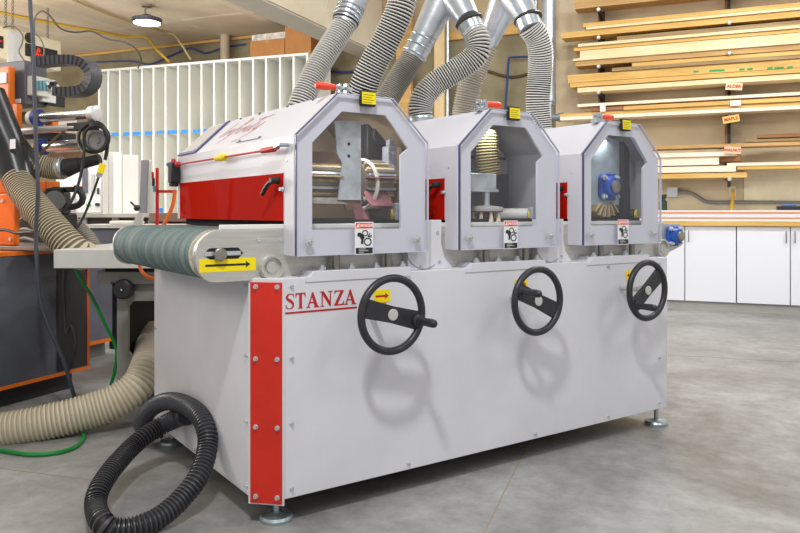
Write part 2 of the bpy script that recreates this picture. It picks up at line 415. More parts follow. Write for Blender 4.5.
# connecting end block behind heads: pulley covers between heads
for px in (426, 551):
    q0 = pl(MF, px-5, 250, .085)
    x = q0.x
    b = MB(); b.prism([(x-.10, .947), (x+.15, .947), (x+.10, 1.0), (x+.085, 1.06), (x+.085, 1.165), (x-.10, 1.165)], 'y', .045, .084)
    C = b.build('pulley_cover', WHITE2, ROOT, bevel=.003)
    b = MB(); b.ribbon([(x-.01+.105*math.cos(a), 1.055+.105*math.sin(a)) for a in [PI*1.08+.07*k for k in range(28)]], .003, lambda X, Y: (X, .0440, Y)); b.build('cover_seam', mat('seam_grey', (110, 108, 100), .7), C)
    for dx, dz in ((.07, -.05), (.06, .08), (-.03, -.07)): bolt((x+dx, .045, 1.03+dz), (0, -1, 0), .009, .006, C)

# ---------------------------------------------------------------- heads
CLEAR = clear('clear_polycarbonate', (.975, .976, .988), .02, .03, ((220, 221, 232), .018))
CEDGE = mat('polycarbonate_edge', (200, 202, 218), .3); CEDK = mat('polycarbonate_edge_dark', (78, 80, 116), .3)
REDT = clear('red_tinted_panel', (.7, .05, .03), .03, .05, ((214, 34, 14), .62))
LINER = mat('head_liner', (166, 148, 120), .6, noise=.2, ns=4)
LINER2 = mat('head_liner_grey', (158, 158, 160), .55, noise=.1, ns=3)
INNER = mat('head_inner_brown', (150, 130, 104), .7, noise=.25, ns=5)
INGREY = mat('head_inner_grey', (92, 92, 92), .6, noise=.15, ns=3)
REFLGREY = mat('head_reflection_grey', (168, 170, 172), .5, noise=.1, ns=3)
W_ = .629; Zb, Zs, Zp = 1.031, 1.496, 1.672; XA, XB = .186, .447
HEX = [(0, Zb), (W_, Zb), (W_, 1.44), (W_, Zs), (XB, Zp), (XA, Zp), (0, Zs)]
INR = [(.08, 1.13), (.50, 1.13), (.50, 1.44), (.54, 1.47), (.422, 1.603), (.214, 1.603), (.08, 1.471)]
def head(i):
    X = .0405+.8045*i
    T = lambda P: [(X+p[0], p[1]) for p in P]
    b = MB(); b.ringplate(T(HEX), T(INR), 'y', .0, .012)
    # body shell: front collar to y=.085 full height, rest stops above the conveyor
    def shell(poly, inner, y0, y1): b.ringplate(T(poly), T(inner), 'y', y0, y1)
    ins = lambda P, d: [(d if p[0] < .01 else (W_-d if p[0] > W_-.01 else p[0]+(.004 if p[0] < .3 else -.004)), p[1]+(d if p[1] < 1.2 else -d*.9)) for p in P]
    shell(HEX, ins(HEX, .008), .012, .085)
    HB = [(p[0], 1.165 if p[1] == Zb else p[1]) for p in HEX]
    # roof and right wall shell of the long body (left side is open below the band for the red panel)
    V = []
    for y in (.085, 1.38):
        V += [(X+p[0], y, p[1]) for p in [(W_, 1.165), (W_, Zs), (XB, Zp), (XA, Zp), (0, Zs), (0, 1.351)]]
    t = [(W_-.008, 1.165), (W_-.008, Zs-.004), (XB-.003, Zp-.008), (XA+.003, Zp-.008), (.008, Zs-.004), (.008, 1.351)]
    Vi = []
    for y in (.085, 1.38): Vi += [(X+p[0], y, p[1]) for p in t]
    for j in range(5):
        b.mi(0).add([V[j], V[j+1], V[6+j+1], V[6+j]], [(0, 1, 2, 3)]); b.mi(1).add([Vi[j], Vi[j+1], Vi[6+j+1], Vi[6+j]], [(0, 1, 2, 3)])
    b.mi(0)
    b.prism([(X+p[0], p[1]) for p in [(0, 1.165), (W_, 1.165), (W_, Zs), (XB, Zp), (XA, Zp), (0, Zs)]], 'y', 1.37, 1.38)
    b.box(X, X+.01, .085, .095, 1.165, 1.36); b.box(X, X+.01, 1.33, 1.38, 1.165, 1.36)
    H = b.build('sanding_head', [WHITE2, LINER if i == 0 else LINER2], ROOT, sharp=25)
    # clear cover
    CV = MB().prism(T([(p[0], p[1]) for p in HEX]), 'y', -.022, -.012).build('clear_cover', CLEAR, H, smooth=False)
    b = MB(); e = .0035; n = len(HEX)
    cx = W_/2; cz = 1.35
    outer = T([(cx+(p[0]-cx)*1.004, cz+(p[1]-cz)*1.004) for p in HEX]); inner = T([(cx+(p[0]-cx)*.995, cz+(p[1]-cz)*.995) for p in HEX])
    b.ringplate(outer, inner, 'y', -.0225, -.0115); b.build('cover_edge', CEDGE, CV, smooth=False)
    b = MB(); b.box(X-.0015, X+.0015, -.0232, -.011, Zb, Zs); ax, az = XA, Zp-Zs
    b.hexa([(X-.0025, -.0232, Zs), (X+.002, -.0232, Zs-.001), (X+ax+.001, -.0232, Zp-.001), (X+ax-.001, -.0232, Zp+.001)], [(X-.0025, -.011, Zs), (X+.002, -.011, Zs-.001), (X+ax+.001, -.011, Zp-.001), (X+ax-.001, -.011, Zp+.001)])
    b.build('cover_dark_edge', CEDK, CV, smooth=False)
    for x, z in ((.055, 1.085), (W_-.06, 1.085), (.05, 1.49), (W_-.05, 1.47)):
        q = (X+x, -.022, z)
        if z < 1.2:
            MB().lathe((X+x, -.022, z), (0, -1, 0), [(0, .019), (.004, .018)], 20).build('washer', GREYD, CV)
            bolt((X+x, -.026, z), (0, -1, 0), .010, .016, CV, 'cover_bolt')
    # DANGER label
    lx = X+.305; y = -.0235
    b = MB(); b.box(lx-.045, lx+.043, y, y+.001, 1.028, 1.160); L = b.build('danger_label', mat('label_white', (236, 238, 240), .5), CV, label='white, orange-red and black DANGER label')
    MB().box(lx-.041, lx+.039, y-.001, y, 1.134, 1.156).build('label_header', mat('label_red', (240, 62, 18), .5), L)
    MB().box(lx-.041, lx+.039, y-.001, y, 1.032, 1.056).build('label_footer', BLK, L)
    MT = Matrix.Translation((lx+.004, y-.0016, 1.145)) @ Matrix.Rotation(PI/2, 4, 'X')
    text_mesh('DANGER', .0175, 'label_text', mat('print_white', (245, 245, 245), .5), MT, L, bold=.0003)
    MB().add([(lx-.039, y-.0018, 1.138), (lx-.026, y-.0018, 1.138), (lx-.0325, y-.0018, 1.152)], [(0, 1, 2)]).build('warning_triangle', mat('print_white', (245, 245, 245), .5), L, smooth=False)
    for k, (a, c) in enumerate(((-.027, .006), (-.027, .018), (-.027, -.004))):
        MB().box(lx+a, lx+c, y-.0016, y-.001, 1.0495-.007*k, 1.0525-.007*k).build('small_print', mat('print_grey', (190, 190, 190), .5), L)
    b = MB()
    mp3 = lambda u, v: (lx+u*1.25, y-.0014, 1.095+v*1.1)
    circ = lambda cx, cy, r: [(cx+r*math.cos(2*PI*k/20), cy+r*math.sin(2*PI*k/20)) for k in range(21)]
    b.ribbon(circ(.012, -.014, .013), .0045, mp3); b.ribbon(circ(.002, .018, .010), .0035, mp3)
    b.add([mp3(*p) for p in [(-.028, .008), (-.026, .019), (-.016, .020), (-.004, .010), (.000, .002), (-.004, -.006), (-.006, -.022), (-.014, -.022), (-.013, -.006), (-.018, .004)]], [list(range(10))])
    for a in (.2, -.2, .9): b.ribbon([(.012, .006), (.012+.016*math.cos(a), .006+.016*math.sin(a))], .003, mp3)
    b.build('hazard_pictogram', BLK, L, smooth=False)
    # magnetic interlock sticker on top
    sx_ = X+.315
    sx_ += .008
    S = MB().box(sx_-.038, sx_+.031, -.034, -.012, 1.628, 1.692).build('interlock_switch', BLK, H, bevel=.003)
    MB().box(sx_-.036, sx_+.028, -.036, -.034, 1.636, 1.684).build('yellow_label', YEL, S)
    b = MB()
    for k in range(4): b.box(sx_-.032, sx_+.02-.01*(k % 2), -.037, -.036, 1.672-.010*k, 1.6745-.010*k)
    b.build('small_print', mat('print_olive', (150, 140, 20), .6), S)
    # toggle clamp with orange grip
    s = -1 if i == 0 else 1; hx = X+.245 if i == 0 else X+.185
    ORG = mat('orange_grip', (232, 72, 40), .35)
    b = MB(); b.box(hx-.03, hx+.035, .03, .07, 1.668, 1.682); b.box(hx-.02, hx-.012, .035, .065, 1.68, 1.72); b.box(hx+.012, hx+.02, .035, .065, 1.68, 1.725)
    b.cyl((hx-.03, .05, 1.705), (hx+.045, .05, 1.705), .008, seg=10); b.cyl((hx+.03*s, .045, 1.66), (hx+.03*s, .045, 1.715), .006, seg=8)
    K = b.build('toggle_clamp', GALV, H, bevel=.001)
    MB().lathe((hx+.03*s, .05, 1.705), (s, 0, 0), [(0, .010), (.01, .0125), (.05, .0165), (.085, .016), (.095, .008)], 16).build('grip', ORG, K, label='orange-red grip')
    # red side panel and lever
    MB().box(X-.004, X+.002, .088, 1.33, 1.165, 1.353).build('red_side_panel', REDT, H, label='red tinted side panel')
    b = MB(); b.box(X+.02, X+.03, .1, 1.33, 1.17, 1.49); b.build('inner_wall', mat('inner_red', (150, 60, 44), .6, noise=.5, ns=3, stretch=(1, 1, 1)), H)
    yl = .122
    Lh = MB(); Lh.lathe((X-.004, yl, 1.325), (-1, 0, 0), [(0, .014), (.03, .013), (.038, .010)], 16)
    Lh.tube([(X-.03, yl, 1.325), (X-.036, yl+.04, 1.308), (X-.036, yl+.085, 1.272)], .009, 10); Lh.build('clamping_lever', BLK, H)
    bolt((X-.004, yl-.035, 1.29), (-1, 0, 0), .011, .014, H)
    bolt((X, .06, 1.40), (-1, 0, 0), .005, .003, H); 
    MB().box(X+.03, X+.60, .10, 1.33, 1.134, 1.168).build('gap_shade_box', DARK, H)  # dark box paints the shade in the gap below the red panel
    # posts below
    for x in (.215, .47):
        P = MB().cyl((X+x, .05, BT), (X+x, .05, 1.04), .016, seg=20).build('lift_post', mat('post_steel', (150, 146, 138), .3, .9), H)
        for d in (-.07, .065): MB().lathe((X+x+d, .04, BT+.02), (0, 0, 1), [(0, .016), (.012, .016), (.012, .010), (.022, .010)], 8).build('post_bolt', STEEL, P)
    MB().box(X+.03, X+.60, .105, .12, BT, 1.06).build('lower_panel', CREAMM, H)
    return X, H
HX = [head(i) for i in range(3)]

# ---- head interiors
def flap(x0, x1, y, z, ang, L, bend, m, H, name='sanding_flap'):
    b = MB(); t = .004
    d1 = Vector((0, math.sin(ang), math.cos(ang))); p = Vector((0, y, z)); q = p+d1*L*.55
    a2 = ang+bend; q2 = q+Vector((0, math.sin(a2), math.cos(a2)))*L*.45
    n = Vector((0, 0, t))
    b.hexa([Vector((x0, *v.yz)) for v in (p, q, q2, q2+n, q+n, p+n)], [Vector((x1, *v.yz)) for v in (p, q, q2, q2+n, q+n, p+n)])
    return b.build(name, m, H)
X, H = HX[0]
BRN = mat('abrasive_brown', (122, 92, 76), .8, noise=.35, ns=14); MAR = mat('abrasive_maroon', (150, 96, 100), .75, noise=.3, ns=14); TAN = mat('sisal_tan', (190, 164, 120), .8, noise=.4, ns=30)
MB().prism([(X+.012,1.17),(X+.62,1.17),(X+.62,1.48),(X+.44,1.655),(X+.19,1.655),(X+.012,1.48)], 'y', .62, .63).build('inner_back_panel', INNER, H)
hx_ = lambda px, y: pl(MF, px, 190, y).x
hz_ = lambda px, py, y: pl(MF, px, py, y).z
x0, x1 = hx_(336, .07), hx_(361, .07)
MB().prism([(x0+.01, 1.25), (x1, 1.25), (x1, hz_(358, 121, .07)), (x0-.005, hz_(337, 121, .07)), (x0+.005, 1.44), (x0+.03, 1.40)], 'y', .07, .078).build('bearing_plate', GALVL, H, label='galvanised vertical plate')
for py in (144, 156): MB().cyl(pl(MF, 349, py, .069), pl(MF, 349, py, .069)+Vector((0, .003, 0)), .007, seg=12).build('plate_hole', DARK, H)
DY, DZ = .19, hz_(350, 182, .19)
MB().prism([(X+.09, 1.40), (hx_(342, .09), 1.40), (hx_(348, .09), 1.445), (X+.09, 1.445)], 'y', .088, .094).build('guide_strip', BRN, H)
for (x0, x1) in ((X+.03, hx_(342, DY-.07)), (hx_(366, DY-.07), hx_(393, DY-.07))):
    b = MB(); b.cyl((x0, DY, DZ), (x1, DY, DZ), .080, seg=28)
    D = b.build('sanding_drum', mat('drum_alu', (150, 140, 124), .45, .5), H)
    for k in range(20):
        a = 2*PI*k/20; b = MB()
        c = Vector((0, DY-math.cos(a)*.08, DZ+math.sin(a)*.08)); r_ = Vector((0, -math.cos(a), math.sin(a)))
        tt = Vector((0, math.sin(a), math.cos(a)))*.005
        b.hexa([Vector((x0, *(c+tt*q+r_*e).yz)) for q, e in ((-1, -.01), (1, -.01), (1, .020), (-1, .020))], [Vector((x1, *(c+tt*q+r_*e).yz)) for q, e in ((-1, -.01), (1, -.01), (1, .020), (-1, .020))])
        b.build('drum_slat', (TAN, STEEL, mat('slat_cream', (214, 200, 170), .6))[k % 3], D)
xl, xr_, xm = X+.10, hx_(341, .09), hx_(366, .09)
flap(xl, xr_, .11, 1.345, -1.5, .05, -.3, TAN, H)
flap(xl+.01, hx_(345, .07), .09, 1.255, -2.5, .05, .9, mat('abrasive_grey', (168, 160, 150), .7, noise=.3, ns=20), H)
flap(xm, hx_(398, .07), .11, 1.34, -1.4, .06, -.3, MAR, H); flap(xm, hx_(392, .07), .11, 1.285, -2.5, .09, .4, MAR, H); flap(hx_(357, .12), hx_(372, .12), .16, 1.23, -2.7, .10, 0, MAR, H)
b = MB(); b.torus((hx_(364, .15), DY-.02, DZ-.01), (1, .15, 0), .105, .009, 40, 8); b.build('drum_flange', mat('flange_cream', (214, 210, 196), .5), H)
b = MB(); b.prism([(hx_(340, .08), 1.27), (hx_(346, .08), 1.21), (hx_(356, .08), 1.21), (hx_(362, .08), 1.27)], 'y', .079, .085); b.build('guard_plate', BRN, H)
x = hx_(373, .3); b = MB(); b.box(x-.05, x+.05, .27, .34, 1.42, 1.60); b.cyl((x+.02, .25, 1.55), (x+.02, .34, 1.55), .05); b.build('drive_motor', mat('dark_motor', (50, 46, 46), .6), H, bevel=.006)
x = hx_(393, .13); b = MB(); b.box(x-.026, x+.022, .13, .18, 1.37, 1.49); b.box(x-.014, x+.012, .14, .17, 1.49, 1.52); BB2 = b.build('bearing_block', mat('light_grey_cast', (168, 172, 180), .5, noise=.2, ns=20), H, bevel=.006)
for z in (1.46, 1.40): bolt((x, .13, z), (0, -1, 0), .009, .008, BB2)
x = hx_(394, .13); MB().cyl((x-.07, .27, 1.185), (x-.004, .135, 1.185), .030, seg=28).build('press_roller', mat('roller_grey', (150, 144, 134), .5), H)
MB().lathe((x, .13, 1.185), Vector((.07, -.135, 0)), [(-.004, .030), (.008, .028), (.009, .02)], 24).build('roller_cap', mat('yellow_cap', (236, 214, 20), .5), H, label='yellow end cap')
MB().box(hx_(397, .1)-.012, hx_(397, .1)+.008, .09, .12, 1.165, 1.24).build('roller_bracket', GALVL, H, bevel=.004)
X, H = HX[1]
hx_ = lambda px, y: pl(MF, px, 190, y).x
MB().box(X+.012, X+.62, .33, .34, 1.14, 1.40).build('inner_lower_panel', INGREY, H)
MB().prism([(X+.012,1.40),(X+.617,1.40),(X+.617,1.48),(X+.44,1.655),(X+.19,1.655),(X+.012,1.48)], 'y', .34, .35).build('reflection_back_panel', REFLGREY, H)  # lighter grey stands in for a reflection in the clear cover
b = MB(); b.box(X+.11, X+.53, .33, .34, 1.575, 1.587); b.box(X+.02, X+.6, .33, .34, 1.475, 1.487); b.box(hx_(519, .33), hx_(521, .33), .328, .34, 1.40, 1.62); b.build('reflected_bars', mat('reflected_bar', (60, 66, 78), .5), H)  # modelled bars imitate bars reflected in the clear cover
x = hx_(489, .22); b = MB(); b.hose([(x-.012, .23, 1.62), (x-.006, .23, 1.5), (x+.012, .23, 1.385)], .062, .014); b.build('suction_hose', [mat('olive_hose', (160, 146, 100), .6), mat('olive_hose_groove', (92, 82, 54), .7)], H)
x0, x1 = hx_(466, .12), hx_(496.5, .12)
b = MB(); b.box(x0, x1, .12, .24, 1.31, 1.385); b.build('gear_block', GALVL, H, bevel=.003)
MB().box(x0-.02, x1+.004, .11, .25, 1.297, 1.31).build('gear_base', GALVL, H)
x = hx_(486, .16)
MB().cyl((x, .16, 1.225), (x, .16, 1.297), .018).build('spindle', STEEL, H)
b = MB(); b.lathe((x-.003, .16, 1.212), (0, 0, 1), [(-.008, .082), (.0, .085), (.012, .083), (.02, .03)], 36); DI = b.build('brush_disc', mat('disc_grey', (190, 188, 182), .5), H)
MB().lathe((x-.003, .16, 1.200), (0, 0, 1), [(0, .084), (.004, .086)], 36).build('disc_backing', mat('disc_maroon', (150, 56, 80), .6), DI)
for k in range(9):
    a = 2*PI*k/9+.2
    b = MB(); b.lathe((x-.003+.068*math.cos(a), .16+.068*math.sin(a), 1.200), (0, 0, -1), [(0, .006), (.025, .009), (.05, .013)], 10); b.build('brush_tuft', mat('bristle_cream', (232, 220, 188), .8, noise=.3, ns=60), DI)
x = hx_(530, .13); MB().cyl((x-.10, .29, 1.185), (x-.004, .135, 1.185), .034, seg=28).build('press_roller', mat('roller_white', (214, 212, 206), .5), H)
MB().lathe((x, .13, 1.185), Vector((.10, -.155, 0)), [(-.004, .034), (.008, .031), (.009, .02)], 24).build('roller_cap', mat('yellow_cap', (0, 0, 0)), H, label='yellow end cap')
x = hx_(532.5, .10); MB().box(x-.012, x+.012, .09, .12, 1.165, 1.225).build('roller_bracket', GALVL, H, bevel=.004)
X, H = HX[2]
MB().prism([(X+.012,1.17),(X+.617,1.17),(X+.617,1.48),(X+.44,1.655),(X+.19,1.655),(X+.012,1.48)], 'y', .34, .35).build('inner_back_panel', mat('head_inner_taupe', (122, 114, 106), .6, noise=.2, ns=4), H)
MB().prism([(hx_(590, .15), 1.24), (hx_(619, .15), 1.24), (hx_(619, .15), 1.60), (hx_(604, .15), 1.62), (hx_(590, .15), 1.50)], 'y', .15, .16).build('bearing_plate', mat('dull_galvanised', (176, 190, 196), .65, noise=.2, ns=14), H, label='galvanised vertical plate')
MB().box(hx_(619.5, .17), hx_(625, .17), .14, .17, 1.17, 1.61).build('dark_upright', mat('dark_grey_steel', (66, 66, 70), .5), H)
MB().prism([(hx_(626, .18), 1.34), (hx_(638, .18), 1.34), (hx_(630, .18), 1.17), (hx_(626, .18), 1.17)], 'y', .18, .185).build('guard_plate', INGREY, H)
bz = pl(MF, 609, 187, .12).z; bx = hx_(611, .12); bearing(bx, .149, bz, .070, H)
for k in range(6):
    a = -.75+.28*k
    def pt(r, da, y): return Vector((bx-.01+math.sin(a)*r+da, y, bz-.045-math.cos(a)*r*.8))
    b = MB(); b.hexa([pt(.07, -.003, .13), pt(.07, .003, .13), pt(.15, .004, .13), pt(.15, -.004, .13)], [pt(.07, -.003, .3), pt(.07, .003, .3), pt(.15, .004, .3), pt(.15, -.004, .3)])
    b.build('brush_strip', mat('strip_tan', (206, 186, 142), .7), H)
x = hx_(636, .13); MB().cyl((x-.07, .27, 1.185), (x-.004, .135, 1.185), .030, seg=28).build('press_roller', mat('roller_dark', (60, 58, 56), .5), H)
MB().lathe((x, .13, 1.185), Vector((.07, -.135, 0)), [(-.004, .030), (.008, .028), (.009, .02)], 24).build('roller_cap', mat('yellow_cap', (0, 0, 0)), H, label='yellow end cap')

# ---- first head extras: script, pull cord, panel, rivets
X, H = HX[0]
up = Vector((.186, 0, .176)).normalized(); nr = Vector((-.176, 0, .186)).normalized(); O = Vector((X, 0, Zs))
def slope(y, u, h=.001): return O+Vector((0, y, 0))+up*u+nr*h
MB().hexa([slope(1.13, .005), slope(1.37, .005), slope(1.37, .24), slope(1.13, .24)], [slope(1.13, .005, .004), slope(1.37, .005, .004), slope(1.37, .24, .004), slope(1.13, .24, .004)]).build('roof_flap', mat('grey_flap', (196, 192, 186), .5), H)
b = MB(); b.hexa([slope(1.10, 0, .004), slope(1.14, 0, .004), slope(1.14, .25, .004), slope(1.10, .25, .004)], [slope(1.10, 0, .007), slope(1.14, 0, .007), slope(1.14, .25, .007), slope(1.10, .25, .007)])
b.hexa([slope(1.135, 0, .004), slope(1.38, 0, .004), slope(1.38, .022, .004), slope(1.135, .022, .004)], [slope(1.135, 0, .007), slope(1.38, 0, .007), slope(1.38, .022, .007), slope(1.135, .022, .007)])
b.build('blue_edge_strip', mat('blue_violet_edge', (70, 70, 140), .4), H)
def script():
    b = MB(); y0 = .97; sc = .135; sv = .075
    def mp(x, v): return slope(y0-x*sc-v*sv*.45, .105+v*sv, .0025)
    wv = lambda pts, w=.05: b.ribbon(pts, w*.9, mp)
    def sm(pts):
        P = catmull([(p[0], p[1], 0) for p in pts], .06); return [(p.x, p.y) for p in P]
    wv(sm([(.0, .0), (.12, .9), (.18, 1.35)]), .07)              # I
    wv(sm([(.35, .0), (.42, .65), (.45, .35), (.6, .7), (.72, .6), (.72, .1), (.85, .1)]), .06)   # n
    wv(sm([(.75, -.75), (1.0, .2), (1.15, 1.2), (1.3, 1.5), (1.42, 1.35), (1.3, .9)]), .07)     # f
    wv(sm([(.95, .55), (1.35, .62)]), .05)
    wv(sm([(1.45, .65), (1.42, .1), (1.55, .1)]), .06)           # i
    wv(sm([(1.65, .0), (1.75, .65), (1.78, .35), (1.95, .7), (2.05, .6), (2.05, .1), (2.2, .1)]), .06)
    wv(sm([(2.3, .65), (2.28, .1), (2.4, .1)]), .06)
    wv(sm([(2.62, 1.35), (2.5, .6), (2.5, .1), (2.66, .1)]), .07)  # t
    wv(sm([(2.2, 1.15), (2.6, 1.2), (3.3, 1.35)]), .06)
    wv(sm([(2.85, .7), (2.85, .2), (3.0, .1), (3.15, .3)]), .06); wv(sm([(3.2, .75), (3.1, .1), (2.8, -.6), (2.3, -.9)]), .07)  # y
    b.build('script_lettering', mat('script_red', (176, 24, 30), .6), H, smooth=False, label='red handwritten script Infinity')
script()
for y, u in ((.03+.15, .252), (.42, .252), (.72, .252), (.95, .252), (1.1, .252), (.36, .03), (.58, .03), (1.17, .03)):
    b = MB(); b.lathe(slope(y, min(u, .25), 0), nr, [(0, .007), (.006, .006)], 10); b.build('rivet', mat('rivet_grey', (110, 120, 135), .4, .6), H)
b = MB(); b.tube([slope(.34, .022, .003), slope(.60, .022, .003)], .002, 6); b.build('scribed_line', mat('thin_grey', (150, 150, 156), .6), H)
# pull cord
xc = X-.03
b = MB(); b.cyl((xc, .07, 1.448), (xc, 1.30, 1.448), .0045, seg=8); PC = b.build('pull_cord', mat('cord_red', (196, 40, 40), .5), H, label='red emergency pull cord')
b = MB(); b.lathe((xc, .10, 1.448), (0, 1, 0), [(0, .008), (.01, .012), (.12, .011), (.14, .006)], 14); b.build('cord_tensioner', mat('cord_red', (0, 0, 0)), PC)
p = plx(MF, 220, 156, xc)
b = MB(); b.lathe((xc, p.y-.06, 1.448), (0, 1, 0), [(0, .008), (.01, .017), (.05, .017), (.055, .014), (.10, .014), (.11, .006)], 16); b.build('yellow_sleeve', YEL, PC, label='yellow sleeve')
b = MB(); b.cyl((X, .045, 1.46), (xc-.005, .055, 1.46), .008, seg=10); b.cyl((xc, .05, 1.46), (xc, .11, 1.45), .008, seg=10); b.build('eye_bolt', GALV, PC)
b = MB(); b.box(xc-.022, xc+.024, 1.32, 1.38, 1.355, 1.462); b.cyl((xc, 1.35, 1.335), (xc, 1.35, 1.355), .024); SW = b.build('safety_switch', BLK, H, bevel=.005)
MB().sphere((xc, 1.28, 1.45), .016).build('cord_knob', mat('cord_red', (0, 0, 0)), SW)
MB().cyl((xc-.005, 1.34, 1.462), (xc-.005, 1.34, 1.482), .014, .01).build('red_button', mat('cord_red', (0, 0, 0)), SW)
MB().cyl((xc-.01, 1.38, 1.455), (xc-.01, 1.41, 1.455), .012).build('blue_button', mat('button_blue', (40, 120, 200), .4), SW)
# roof hose collar on head 2
# ================================================================ THE ROOM
def wallmat(name, rgb, rgb2, ns=1.2, rough=.85, bump=.05): return mat(name, rgb, rough, ns=ns, rgb2=rgb2, bump=bump)
floor_m = bpy.data.materials.new('polished_concrete'); floor_m.use_nodes = True
nt = floor_m.node_tree; bs = nt.nodes['Principled BSDF']; tc = nt.nodes.new('ShaderNodeTexCoord')
def nz(scale, det, rough=.6, dist=0):
    n = nt.nodes.new('ShaderNodeTexNoise'); n.inputs['Scale'].default_value = scale; n.inputs['Detail'].default_value = det; n.inputs['Roughness'].default_value = rough; n.inputs['Distortion'].default_value = dist
    nt.links.new(tc.outputs['Object'], n.inputs[0]); return n
def ramp(n, a, ca, b_, cb):
    r = nt.nodes.new('ShaderNodeValToRGB'); r.color_ramp.elements[0].position = a; r.color_ramp.elements[1].position = b_
    r.color_ramp.elements[0].color = (*lin(ca), 1); r.color_ramp.elements[1].color = (*lin(cb), 1); nt.links.new(n.outputs['Fac'], r.inputs[0]); return r
na = nz(.8, 8, .65, .6); ra = ramp(na, .36, (134, 133, 129), .66, (184, 184, 184))
nb = nz(9, 8, .75); rb = ramp(nb, .32, (168, 166, 160), .66, (255, 255, 255))
mx = nt.nodes.new('ShaderNodeMixRGB'); mx.blend_type = 'MULTIPLY'; mx.inputs[0].default_value = .6
nt.links.new(ra.outputs[0], mx.inputs[1]); nt.links.new(rb.outputs[0], mx.inputs[2])
nc = nz(2.3, 10, .8, 1.5); rc = ramp(nc, .62, (255, 255, 255), .70, (190, 182, 166))
mx2 = nt.nodes.new('ShaderNodeMixRGB'); mx2.blend_type = 'MULTIPLY'; mx2.inputs[0].default_value = .7
nt.links.new(mx.outputs[0], mx2.inputs[1]); nt.links.new(rc.outputs[0], mx2.inputs[2]); nt.links.new(mx2.outputs[0], bs.inputs['Base Color'])
rr = nt.nodes.new('ShaderNodeMapRange'); rr.inputs[3].default_value = .28; rr.inputs[4].default_value = .55
nt.links.new(na.outputs['Fac'], rr.inputs[0]); nt.links.new(rr.outputs[0], bs.inputs['Roughness'])
b = MB(); b.box(-14, 6, -13, .2, -.06, 0); struct(b.build('floor', floor_m, frame=RF, origin=(0, 0, 0)))

JN = mat('joint_pale', (160, 148, 122), .9)
def joint(p, q, w=.006, name='trim_1'):
    d = (q-p).normalized(); n = Vector((-d.y, d.x, 0))*w/2
    b = MB(); b.hexa([p-n, q-n, q+n, p+n], [v+Vector((0, 0, .0012)) for v in (p-n, q-n, q+n, p+n)]); struct(b.build(name, JN))
joint(onz(478, 545, 0), onz(534, 432, 0), name='trim_1')
joint(onz(640, 353.5, 0), onz(830, 364, 0), name='trim_2')
joint(onz(-20, 466, 0), onz(98, 481, 0), name='trim_3')

CONC = wallmat('olive_concrete', (150, 140, 112), (118, 108, 84), 1.6, .9, .25)
DRY = wallmat('cream_drywall', (222, 206, 176), (206, 188, 156), .9)
DRY2 = wallmat('tan_drywall', (196, 176, 142), (182, 160, 126), .9)
CEIL = wallmat('unfinished_drywall', (236, 220, 198), (222, 203, 178), 1.1)
bm_x = (RF.inverted() @ Vector((-1.457, 9.57, 0))).x; ZC = 4.13
xs = pl(RF, 556, 200, 0).x; zb0 = pl(RF, 460, 40, 0).z; zb1 = pl(RF, 460, 31, 0).z
b = MB(); b.box(-14, xs, 0, .15, 0, zb1); b.box(-14, bm_x, 0, .15, zb1, ZC+.1); struct(b.build('wall_back', CONC, frame=RF))
b = MB(); b.box(bm_x, xs, .0, .15, zb1, 7.0); struct(b.build('wall_back_upper', DRY2, frame=RF))
b = MB(); b.box(xs, 6, -.02, .15, 0, 7.0); struct(b.build('wall_right', DRY, frame=RF))
TIM = mat('yellow_timber', (206, 164, 96), .7, noise=.25, ns=5, stretch=(.3, 4, 4))
b = MB(); b.box(pl(RF, 335, 60, 0).x, xs, -.05, .1, zb0, zb1); struct(b.build('trim_timber', TIM, frame=RF, bevel=.005))
# mezzanine
bm_x = (RF.inverted() @ Vector((-1.457, 9.57, 0))).x
ZC = 4.13
b = MB(); b.box(-14, bm_x, -14, 0, ZC, ZC+.1); CE = struct(b.build('ceiling', CEIL, frame=RF))
FAS = wallmat('white_beam_paint', (226, 218, 196), (214, 202, 176), 1.2); SOF = mat('soffit_white', (206, 200, 190), .8, noise=.05)
b = MB(); b.box(bm_x, bm_x+.38, -14, 0, 3.62, 5.6); struct(b.build('trim_beam', FAS, frame=RF, bevel=.004))
b = MB(); b.box(bm_x-.02, bm_x+.36, -14, 0, 3.60, 3.622); struct(b.build('trim_soffit', SOF, frame=RF))
for k in range(5):      # plaster tape seams on the board ceiling
    x = bm_x-1.25-1.22*k; b = MB(); b.box(x-.06, x+.06, -12, -.02, ZC-.002, ZC+.002); struct(b.build('trim_seam', mat('plaster_seam', (236, 222, 200), .9, noise=.08, ns=3), frame=RF))
for k in range(4):
    y = -1.2-2.4*k; b = MB(); b.box(-13, bm_x, y-.05, y+.05, ZC-.003, ZC+.001); struct(b.build('trim_seam', mat('plaster_seam', (0, 0, 0)), frame=RF))
def onceil(px, py, dz=.03): return onz(px, py, ZC-dz)
def sag(pts): return [onceil(*p) for p in pts]

# ---- ceiling lamp
p = at(147, 22, 10.5)
L = thing('high_bay_lamp', 'round flat LED high bay lamp hanging from the board ceiling', 'lamp', base=(p.x, p.y, p.z))
MB().lathe(p, (0, 0, 1), [(-.012, .19), (.0, .205), (.045, .205), (.06, .16), (.085, .09), (.10, .06)], 40).build('housing', mat('lamp_grey', (70, 74, 84), .4, .3), L)
MB().lathe(p, (0, 0, -1), [(.005, .185), (.02, .182), (.024, .16)], 40).build('diffuser', emis('lamp_glow', (255, 255, 255), 9), L)
b = MB(); b.tube([(p.x, p.y, p.z+.09), (p.x-.03, p.y, p.z+.16), (p.x+.02, p.y, ZC)], .012, 8); b.cyl((p.x, p.y, ZC-.03), (p.x, p.y, ZC), .07); b.build('mount', mat('lamp_mount', (120, 104, 84), .5), L)

